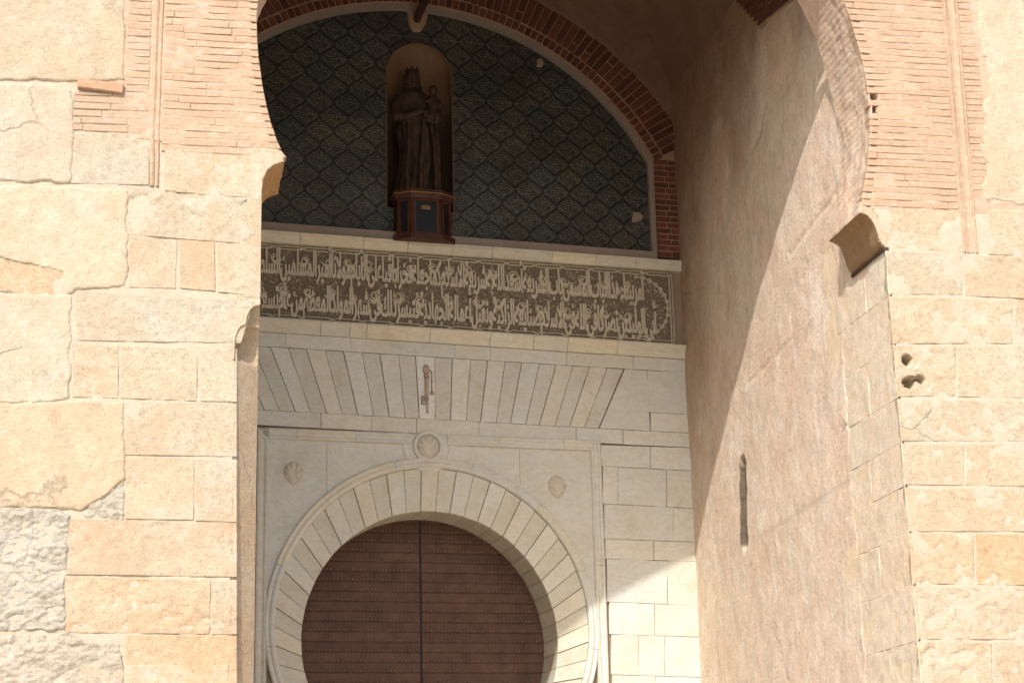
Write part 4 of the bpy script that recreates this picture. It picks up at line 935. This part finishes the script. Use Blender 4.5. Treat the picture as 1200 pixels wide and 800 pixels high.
# ================================================================== TILE TYMPANUM
TC, TR = np.array([-2.70, 7.19]), 2.755
s_t1 = bx(765, 240)[0]
tiles = thing('tile_panel', 'dark relief tile tympanum with ogee leaf pattern above the inscription', 'tile panel')
TW, THh = .285, .31
def tile_mesh(nu=46, nv=50, flipseed=0):
    u = np.linspace(0, 1, nu); v = np.linspace(0, 1, nv); U, V = np.meshgrid(u, v)
    X1, Y1 = U-.5, V-.5; X2 = (U % 1.0); X2 = np.where(X2 > .5, X2-1, X2); Y2 = np.where(V > .5, V-1, V)
    def motif(X, Y):
        y = Y-.07*(1-np.cos(2*np.pi*Y))*.5*np.sign(Y); xb = .25*(1+np.cos(2*np.pi*Y+.22*np.sin(2*np.pi*Y))); return xb-np.abs(X)
    d1, d2 = motif(X1, Y1), motif(X2, Y2); one = d1 > d2; d = np.where(one, d1, d2); X = np.where(one, X1, X2); Y = np.where(one, Y1, Y2)
    body = sstep(.004, .022, d)
    rimb = np.exp(-((d-.048)/.013)**2)*(Y > .20)*(Y < .46)
    r = np.hypot(X, Y+.50); a_ = np.arctan2(X, Y+.50); k = np.floor(r/.088); fr_ = r/.088-k
    cnt = np.maximum(2., np.round(k*1.5+1)); ph = a_/np.radians(100)*cnt*1.6+.5*(k % 2); fa = np.abs(ph-np.round(ph))*2
    leaf = sstep(.62, .38, fa+(fr_-.35)*.55) if False else (1-sstep(.40, .62, fa*(.75+.6*fr_)))*(1-sstep(.70, .92, fr_))*sstep(.0, .18, fr_)
    vary = _TAB[2][(k.astype(int)*7) & 255, (np.round(ph).astype(int)*13) & 255]
    leaf = leaf*np.clip(.15+1.25*vary, 0, 1.15)*sstep(.022, .045, d)
    och = np.exp(-(np.hypot(X*1.2, Y-.06)/.034)**2)+np.exp(-(np.hypot(X*1.2, Y+.22)/.03)**2)
    H = .0020*body+.007*leaf+.005*rimb-.003
    rimb = rimb+.5*np.exp(-((d-.115)/.008)**2)
    base = np.array([.030, .034, .036]); gnd = np.array([.034, .040, .040]); lf = np.array([.20, .205, .165]); oc = np.array([.17, .115, .06])
    C_ = base*(1-body[..., None])+gnd*body[..., None]
    C_ = C_*(1-leaf[..., None])+lf*leaf[..., None]; C_ = C_*(1-.6*rimb[..., None])+np.array([.115, .11, .10])*.6*rimb[..., None]
    C_ = C_*(1-.8*och[..., None])+oc*.8*och[..., None]
    return U, V, H, C_
TU, TV, THt, TCc = tile_mesh(); _nv, _nu = TU.shape
_idx = np.arange(_nu*_nv).reshape(_nv, _nu); _TF = np.stack([_idx[:-1, :-1], _idx[:-1, 1:], _idx[1:, 1:], _idx[1:, :-1]], -1).reshape(-1, 4)
# shared tile mesh, in the frame's own axes at tile corner
Vt = FB.p(TU*(TW-.001), TV*(THh-.001), THt)-FB.O
tme = bpy.data.meshes.new('tile'); tme.from_pydata(Vt.reshape(-1, 3).tolist(), [], [tuple(map(int, f)) for f in _TF]); tme.materials.append(M_TILE)
_a = tme.color_attributes.new('tint', 'FLOAT_COLOR', 'POINT'); cc = np.ones((_nu*_nv, 4)); cc[:, :3] = TCc.reshape(-1, 3); _a.data.foreach_set('color', cc.ravel())
tme.polygons.foreach_set('use_smooth', [True]*len(tme.polygons)); tme.update()
z_t0 = bx(535, 279)[1]-.0
s0t = bx(359, 200)[0]-8*TW-.0; hT = -.095
nich_big = np.array([(NC-NR-.01, NZ0), (NC+NR+.01, NZ0)]+circ((NC, NZ1), NR+.01, 0, math.pi, 24))
rgt = random.Random(3)
for iy in range(0, 9):
    for ix in range(0, 22):
        s0 = s0t+ix*TW; z0 = z_t0-.02+iy*THh; c = [(s0, z0), (s0+TW, z0), (s0+TW, z0+THh), (s0, z0+THh)]
        if s0 > s_t1 or s0+TW < SL: continue
        if min(math.hypot(a-TC[0], max(0, b_-TC[1])) for a, b_ in c) > TR+.06: continue
        k = .80*rgt.uniform(.85, 1.2); q = rgt.uniform(-.10, .16); col = (k*(1+q), k, k*(1-q))
        g = np.linspace(0, 1, 6); gx, gz = np.meshgrid(s0+g*TW, z0+g*THh); sd = sdist(nich_big, gx, gz)
        mat_w = Matrix.Translation(Vector(FB.p(s0, z0, hT+rgt.uniform(-.0025, .0025))))
        if sd.min() > 0: continue
        if sd.max() > -.02 or s0+TW > s_t1:
            Sf = s0+TU*TW; Zf = z0+TV*THh; dd = sdist(nich_big, Sf, Zf).ravel(); keep = (dd < .012) & (Sf.ravel() < s_t1+.02)
            F = _TF[keep[_TF].all(1)]
            if len(F) == 0: continue
            o = mk('tile', Vt.reshape(-1, 3), F, M_TILE, tiles, col, True, attrs=TCc.reshape(-1, 3))
        else: o = link('tile', tme, tiles, col)
        o.matrix_world = mat_w
for (u_, v_) in ((636, 70), (752, 250)):       # places where the glaze is lost
    c = bx(u_, v_); mask_patch('bare_patch', FB, [(c[0]-.05, c[1]-.05), (c[0]+.03, c[1]-.06), (c[0]+.06, c[1]), (c[0]+.01, c[1]+.05), (c[0]-.04, c[1]+.04)], hT+.022, M_GREY, tiles, rag=.02, drop=.04, res=.01, color=(1.1, 1., .9))
# ================================================================== BRICK ARCH over the tiles
barch = thing('brick_arch', 'double ring of dark red brick framing the tile tympanum', 'brick arch')
R0, R1, R2, R3 = TR, TR+.05, TR+.155, TR+.46
ring_pts = lambda r, a0, a1, n: circ(TC, r, a0, a1, n)
aR = 0.
zs0 = bx(770, 300)[1]
SG = .268                                            # the arch stands on short straight legs set in from its full width
def ringshape(r_in, r_out):
    o1 = r_out-r_in; xi = TC[0]+r_in*math.cos(math.radians(28)); ai = math.radians(28); x1 = xi+o1; ao = math.acos((x1-TC[0])/r_out)
    return [(xi, zs0)]+ring_pts(r_in, ai, math.pi-ai, 70)+[(2*TC[0]-xi, zs0), (2*TC[0]-x1, zs0)]+ring_pts(r_out, math.pi-ao, ao, 70)+[(x1, zs0)]
solid('render_strip', FB, ringshape(R0-.012, R1), [], -.045, -.11, M_GREY, barch)
solid('mortar_ring', FB, ringshape(R1+.0005, R3), [], -.010, -.11, M_MRR, barch)
def ring_bricks(ra, rb, pitch, h, rows=1, js=.05):
    n = int(math.pi*(ra+rb)/2/pitch)
    for i in range(n):
        a0 = math.pi*i/n; a1 = math.pi*(i+1)/n; gp = .0052/ra; a0 += gp; a1 -= gp
        if TC[0]+ra*math.cos(a0) > .12 or min(a0, math.pi-a1) < math.radians(27.6): continue
        cuts = [ra+.005, rb-.005] if rows == 1 or i % 5 in (0, 2, 3) else ([ra+.005, ra+(rb-ra)*(.62 if i % 2 else .38)-.005, ra+(rb-ra)*(.62 if i % 2 else .38)+.005, rb-.005])
        for q in range(0, len(cuts), 2):
            c0, c1 = cuts[q], cuts[q+1]+random.uniform(-.006, .004)
            bev('brick', FB, [(TC[0]+c0*math.cos(a1), TC[1]+c0*math.sin(a1)), (TC[0]+c0*math.cos(a0), TC[1]+c0*math.sin(a0)), (TC[0]+c1*math.cos(a0), TC[1]+c1*math.sin(a0)), (TC[0]+c1*math.cos(a1), TC[1]+c1*math.sin(a1))][::-1][::-1], h+random.uniform(-.004, .004), .03, M_BRR, barch, jit(.28, .08), b=.004)
ring_bricks(R1, R2, .072, -.003); ring_bricks(R2+.006, R3, .083, .0, 2)
xl0 = TC[0]+R1*math.cos(math.radians(28)); z = zs0; k = 0
while z < TC[1]+R1*math.sin(math.radians(28))-.03:       # straight brick legs under the springing
    for x0, x1 in (((xl0, xl0+.10), (xl0+.11, xl0+.25)) if k % 2 else ((xl0, xl0+.14), (xl0+.15, xl0+.25))):
        bev('brick', FB, [(x0, z+.005), (x1, z+.005), (x1, z+.055), (x0, z+.055)], random.uniform(-.006, .004), .03, M_BRR, barch, jit(.28, .08), b=.004)
    z += .062; k += 1
# spandrels and upper wall
spand = [(SRt+.1, zs0)]+[(TC[0]+R3, zs0)]+ring_pts(R3, 0, math.pi, 70)+[(TC[0]-R3, zs0), (SL-.3, zs0), (SL-.3, 12.2), (SRt+.1, 12.2)]
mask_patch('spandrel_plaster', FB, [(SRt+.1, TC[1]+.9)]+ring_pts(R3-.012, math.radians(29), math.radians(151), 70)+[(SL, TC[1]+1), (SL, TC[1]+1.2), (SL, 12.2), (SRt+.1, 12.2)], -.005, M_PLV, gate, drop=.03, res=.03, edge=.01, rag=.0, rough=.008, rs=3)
# sill strip of grey render under the tiles
Ls = Ln((302, 262.5), (768, 298)); 
q = [Ls.at(-250), Ls.at(768), L1.at(770), L1.at(-250)]
solid('sill_strip', FB, [q[3], q[2], (q[1][0], q[1][1]+.022), (q[0][0], q[0][1]+.022)], [], .02, -.112, M_GREY, barch)

# ================================================================== NICHE, PEDESTAL, STATUE
nich = thing('wall_niche', 'tall round headed niche sunk in the tile panel with a dark painted pedestal', 'niche')
V = []; nz_, na_ = 24, 25; hB = -.10; ND = .34
for i in range(nz_):
    z = NZ0+(NZ1-NZ0)*i/(nz_-1)
    for j in range(na_): a = math.pi*j/(na_-1); V.append(FB.p(NC+NR*math.cos(a), z, hB-ND*math.sin(a)))
for i in range(1, 13):
    e = math.pi/2*i/12
    for j in range(na_): a = math.pi*j/(na_-1); V.append(FB.p(NC+NR*math.cos(a)*math.cos(e), NZ1+NR*math.sin(e), hB-ND*math.sin(a)*math.cos(e)))
nn_ = nz_+12; F = [(i*na_+j, i*na_+j+1, (i+1)*na_+j+1, (i+1)*na_+j) for i in range(nn_-1) for j in range(na_-1)]
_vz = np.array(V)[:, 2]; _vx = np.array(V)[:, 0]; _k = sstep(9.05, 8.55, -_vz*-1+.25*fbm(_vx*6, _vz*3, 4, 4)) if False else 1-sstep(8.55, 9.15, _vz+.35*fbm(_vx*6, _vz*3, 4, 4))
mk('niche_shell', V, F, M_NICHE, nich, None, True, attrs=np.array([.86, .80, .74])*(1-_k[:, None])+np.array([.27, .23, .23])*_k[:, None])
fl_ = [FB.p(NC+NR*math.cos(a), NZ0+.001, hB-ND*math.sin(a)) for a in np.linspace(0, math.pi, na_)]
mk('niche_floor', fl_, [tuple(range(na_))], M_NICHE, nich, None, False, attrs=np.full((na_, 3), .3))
prof_run('niche_rim', FB, [(NC+NR, NZ0)]+circ((NC, NZ1), NR, 0, math.pi, 30)+[(NC-NR, NZ0)], [(.0, -.13), (.001, -.08), (-.006, -.075), (-.012, -.085), (-.012, -.13)], M_SOF, nich, (.36, .28, .24))
def hexa(r0, d0, z0, z1, r1=None, d1=None):
    r1 = r0 if r1 is None else r1; d1 = d0 if d1 is None else d1; V = []
    for r, d, z in ((r0, d0, z0), (r1, d1, z1)):
        for s, h in ((-r, hB), (-r, d*.45), (-r*.52, d), (r*.52, d), (r, d*.45), (r, hB)): V.append(FB.p(NC+s, z, h))
    F = [(i, i+1, 7+i, 6+i) for i in range(5)]+[(0, 1, 2, 3, 4, 5)[::-1], (6, 7, 8, 9, 10, 11)]
    return V, F
pz0, pz1 = bx(497, 284)[1]-.02, bx(497, 232)[1]
for nm, a, m_ in (('pedestal_base', hexa(.305, .18, pz0, pz0+.05), M_WOODN), ('pedestal_body', hexa(.272, .14, pz0+.05, pz1-.06), M_WOODN), ('pedestal_rim', hexa(.285, .155, pz1-.06, pz1-.01, .302, .175), M_WOODN), ('gilded_edge', hexa(.305, .180, pz1-.012, pz1-.002), M_GOLD), ('pedestal_top', hexa(.298, .172, pz1-.002, pz1+.03), M_WOODN)):
    mk(nm, a[0], a[1], m_, nich)
# sunk blue fields with frames on the three pedestal faces
def face_panel(p, q, d0, d1):
    p, q = np.array(p, float), np.array(q, float)
    t = (q-p)/np.hypot(*(q-p)); l = np.hypot(*(q-p)); nrm = np.array([-t[1], t[0]]) if False else np.array([t[1], -t[0]])*-1
    ex = FB.ex*t[0]+FB.n*t[1]; nn2 = np.cross(ex, np.array([0, 0, 1.]));
    if np.dot(nn2, FB.n) < 0: nn2 = -nn2
    fr = Frame(FB.p(NC+p[0], 0, p[1]), ex, nn2); z0, z1 = pz0+.075, pz1-.085
    solid('pedestal_panel', fr, [(.04, z0), (l-.04, z0), (l-.04, z1), (.04, z1)], [], .003, -.01, M_NAVY, nich)
    for a in ((.02, z0-.015, l-.02, z0), (.02, z1, l-.02, z1+.015), (.02, z0, .04, z1), (l-.04, z0, l-.02, z1)):
        Vb, Fb = boxv(fr, a[0], a[2], a[1], a[3], .012, -.01); mk('panel_frame', Vb, Fb, M_WOODN, nich, (1.5, 1.1, 1.))
    return fr, l, z0, z1
face_panel((-.272, .063), (-.1414, .14), 0, 0); fr, l, z0, z1 = face_panel((-.1414, .14), (.1414, .14), 0, 0); face_panel((.1414, .14), (.272, .063), 0, 0)
# small pale crest on the middle panel
cm = MB()
for i in range(-3, 4):
    V_, F_ = boxv(fr, l/2+i*.013-.004, l/2+i*.013+.004, z1-.075, z1-.04-abs(i)*.003, .008, .0); cm.add(V_, F_)
V_, F_ = boxv(fr, l/2-.045, l/2+.045, z1-.085, z1-.073, .009, 0); cm.add(V_, F_)
cm.build('painted_crest', M_GOLD, nich, (1.1, 1.2, 1.3))
# statue
statue = thing('statue', 'dark carved standing robed figure holding a child inside the niche', 'statue')
def statue_mesh():
    zb = pz1+.028; Hs = 1.38; cy = -.16; mbv = MB()
    def loft(rings):
        V = np.array(rings); n, m = V.shape[:2]; F = [(i*m+j, i*m+(j+1) % m, (i+1)*m+(j+1) % m, (i+1)*m+j) for i in range(n-1) for j in range(m)]
        F += [tuple(range(m))[::-1], tuple((n-1)*m+j for j in range(m))]; mbv.add(V.reshape(-1, 3), F)
    # draped robe: widths and depths by height, deep folds low down
    prof = [(0, .21, .15), (.05, .205, .15), (.2, .185, .14), (.4, .18, .135), (.52, .185, .14), (.60, .17, .13), (.68, .165, .12), (.75, .185, .12), (.80, .18, .11), (.83, .12, .085), (.855, .055, .055), (.88, .048, .05)]
    zz = np.linspace(0, .88, 60); rings = []
    for t in zz:
        wd = np.interp(t, [p[0] for p in prof], [p[1] for p in prof]); dp = np.interp(t, [p[0] for p in prof], [p[2] for p in prof]); sway = .02*math.sin(t*5)
        r = []
        for j in range(72):
            a = 2*math.pi*j/72; fold = 1+.10*(1-t)**.7*math.cos(a*9+2.2*math.sin(t*4)+.8)*(t < .8)+.05*math.sin(a*4+t*14)*(t < .78)
            r.append(FB.p(NC-.03+sway+wd*fold*math.cos(a), zb+t*Hs, cy+dp*fold*math.sin(a)))
        rings.append(r)
    loft(rings)
    def blob(s, z, h, rs_, rz, rh, tilt=0):
        R_ = []
        for i in range(13):
            e = -math.pi/2+math.pi*(i+.001)/12.002; r = []
            for j in range(24):
                a = 2*math.pi*j/24; x, y, q = rs_*math.cos(e)*math.cos(a), rz*math.sin(e), rh*math.cos(e)*math.sin(a); r.append(FB.p(s+x*math.cos(tilt)-y*math.sin(tilt), z+x*math.sin(tilt)+y*math.cos(tilt), h+q))
            R_.append(r)
        loft(R_)
    hz = zb+.945*Hs
    blob(NC-.055, hz, cy+.02, .068, .095, .078, .12)                   # head
    blob(NC-.058, hz-.012, cy+.098, .011, .022, .016)                  # nose
    blob(NC-.058, hz-.048, cy+.088, .020, .007, .010)                  # mouth
    blob(NC-.075, hz+.012, cy+.085, .013, .009, .010); blob(NC-.036, hz+.012, cy+.085, .013, .009, .010)
    blob(NC-.053, hz-.082, cy+.07, .024, .018, .02)                    # chin
    # veil falling to the shoulders
    rings = []
    for i in range(22):
        t = i/21; z = hz+.108-t*.27; wd = .028+.056*math.sin(min(1, t*2.4)*math.pi/2)+.004*math.cos(t*16)+.02*t*t; r = []
        for j in range(40):
            a = 2*math.pi*j/40; k_ = 1 if math.sin(a) < .3 else .72; r.append(FB.p(NC-.055+wd*(1+.06*math.cos(a*7+t*5))*math.cos(a), z, cy-.015+wd*k_*math.sin(a)))
        rings.append(r)
    loft(rings)
    def tube(P, Rr, m=16):
        P = np.array(P, float); T = np.gradient(P, axis=0); rings = []
        for p, t, r_ in zip(P, T, Rr):
            t = t/np.linalg.norm(t); u = np.cross(t, [0.1, .2, 1]); u /= np.linalg.norm(u); v = np.cross(t, u); rings.append([FB.p(*(p+r_*(math.cos(a)*u+math.sin(a)*v))) for a in np.linspace(0, 2*math.pi, m, endpoint=False)])
        loft(rings)
    c = lambda s, t, h: (NC+s, zb+t*Hs, cy+h)
    tube([c(.12, .79, 0), c(.17, .70, .03), c(.185, .62, .07), c(.13, .60, .13), c(.06, .615, .16), c(.03, .62, .165)], [.055, .06, .062, .05, .035, .026])      # arm under the child
    tube([c(-.19, .79, 0), c(-.235, .70, .03), c(-.225, .61, .08), c(-.14, .60, .14), c(-.04, .63, .17), c(.01, .65, .175)], [.055, .06, .06, .048, .033, .024])
    for q in range(4): tube([c(.02+.0, .640-q*.012, .178), c(.05, .645-q*.012, .19), c(.075, .637-q*.012, .18)], [.010, .009, .007], 8)
    tube([c(0, .655, .175), c(.012, .675, .185), c(.026, .685, .182)], [.011, .009, .007], 8)
    # long hanging fold edges of the cloak
    for s0, s1, a in ((.10, .14, .15), (.02, -.02, .17), (-.12, -.15, .14), (.165, .175, .09)):
        tube([c(s0, .58, a-.02), c((s0+s1)/2+.01, .4, a), c(s1, .2, a+.012), c(s1, .03, a+.02)], [.02, .024, .028, .03], 10)
    for q in range(7):
        a = q*2*math.pi/7; blob(NC-.055+.062*math.cos(a), hz+.085, cy+.062*math.sin(a), .012, .030, .012)
    # child on the arm
    tube([c(.125, .64, .12), c(.13, .70, .125), c(.13, .755, .115), c(.13, .785, .11)], [.062, .062, .052, .028]); blob(NC+.128, zb+.825*Hs, cy+.12, .045, .056, .05)
    tube([c(.10, .755, .14), c(.06, .72, .18), c(.03, .72, .19)], [.022, .018, .013], 10); tube([c(.16, .755, .13), c(.19, .72, .16), (NC+.19, zb+.70*Hs, cy+.19)], [.022, .018, .013], 10)
    tube([c(.10, .645, .16), c(.07, .60, .2), c(.07, .55, .19)], [.034, .028, .018], 10); tube([c(.15, .645, .16), c(.15, .59, .2), c(.14, .55, .19)], [.034, .028, .018], 10)
    o = mbv.build('statue_figure', M_STAT, statue, None, True)
    md = o.modifiers.new('r', 'REMESH'); md.mode = 'VOXEL'; md.voxel_size = .008; md.use_smooth_shade = True
    dg = bpy.context.evaluated_depsgraph_get(); me = bpy.data.meshes.new_from_object(o.evaluated_get(dg)); o.modifiers.clear(); o.data = me
statue_mesh()
# lamp hook hanging at the crown
hook = thing('iron_bracket', 'short dark bracket with plaster collar fixed at the crown of the brick arch', 'bracket')
def tube3(P, Rr, m=10):
    P = np.array(P, float); T = np.gradient(P, axis=0); V = []
    for p, t, r_ in zip(P, T, Rr):
        t = t/np.linalg.norm(t); u = np.cross(t, [.1, .9, .2]); u /= np.linalg.norm(u); v = np.cross(t, u); V += [p+r_*(math.cos(a)*u+math.sin(a)*v) for a in np.linspace(0, 2*math.pi, m, endpoint=False)]
    n = len(P); F = [(i*m+j, i*m+(j+1) % m, (i+1)*m+(j+1) % m, (i+1)*m+j) for i in range(n-1) for j in range(m)]+[tuple(range(m))[::-1], tuple((n-1)*m+j for j in range(m))]
    return V, F
c0 = bx(490, 22)
V, F = tube3([FB.p(c0[0], c0[1], -.09), FB.p(c0[0]+.005, c0[1]+.05, .05), FB.p(c0[0]+.03, c0[1]+.12, .22), FB.p(c0[0]+.05, c0[1]+.3, .36)], [.035, .04, .042, .045]); mk('bracket_arm', V, F, M_WOODN, hook, (.8, .8, .8))
mask_patch('plaster_collar', FB, [(c0[0]-.10, c0[1]+.14), (c0[0]-.07, c0[1]-.02), (c0[0]-.03, c0[1]-.10), (c0[0]+.04, c0[1]-.09), (c0[0]+.09, c0[1]+.0), (c0[0]+.11, c0[1]+.10)], -.055, M_GREY, hook, rag=.01, drop=.05, res=.01, color=(1.2, 1.0, .8))

# ================================================================== DOOR
door = thing('gate_door', 'closed two leaf door covered in riveted brown iron strips inside the stone ring', 'door')
HD = -.46; mid = bx(491.5, 612)[0]+.018
# middle joint, taken on the door's own plane
FD = Frame(FB.O+FB.n*HD, FB.ex, FB.n); mid = FD.px(493, 720)[0]
pitch_d = .0945
for sg, (a, b_) in ((-1, (IC[0]-1.32, mid-.006)), (1, (mid+.006, IC[0]+1.32))):
    lf = solid('door_leaf', FD, [(a, 0.01), (b_, 0.01), (b_, 5.0), (a, 5.0)], [], -.006, -.08, M_DOOR, door, (.6, .6, .6))
    nl = MB(); z = .02; i = 0
    while z < 4.9:
        z1 = z+pitch_d
        n = 40; S = np.linspace(a+.004, b_-.004, n); wob = .003*vn(S*6, np.full(n, z*9.), 3)
        V = np.vstack([FD.p(S, np.full(n, z), np.full(n, -.006)), FD.p(S, np.full(n, z+.002), .005+wob), FD.p(S, np.full(n, z1-.012), .003+wob), FD.p(S, np.full(n, z1+.004), np.full(n, -.004))])
        F = [(r*n+j, r*n+j+1, (r+1)*n+j+1, (r+1)*n+j) for r in range(3) for j in range(n-1)]
        k = random.uniform(.88, 1.14); mk('iron_strip', V, F, M_DOOR, lf, (k, k*random.uniform(.97, 1.02), k*random.uniform(.94, 1.03)))
        if z > 2.8:
            s = a+.02
            while s < b_-.01:
                c = FD.p(s, z+.018, .010); r_ = .0095; e1, e2 = FD.ex*r_, np.array([0, 0, r_]); V = [c-e1-e2, c+e1-e2, c+e1+e2, c-e1+e2, c+FD.n*.009]
                nl.add(V, [(0, 1, 4), (1, 2, 4), (2, 3, 4), (3, 0, 4)]); s += .036
        z = z1; i += 1
    nl.build('nail_rows', M_NAIL, lf, kind='stuff')
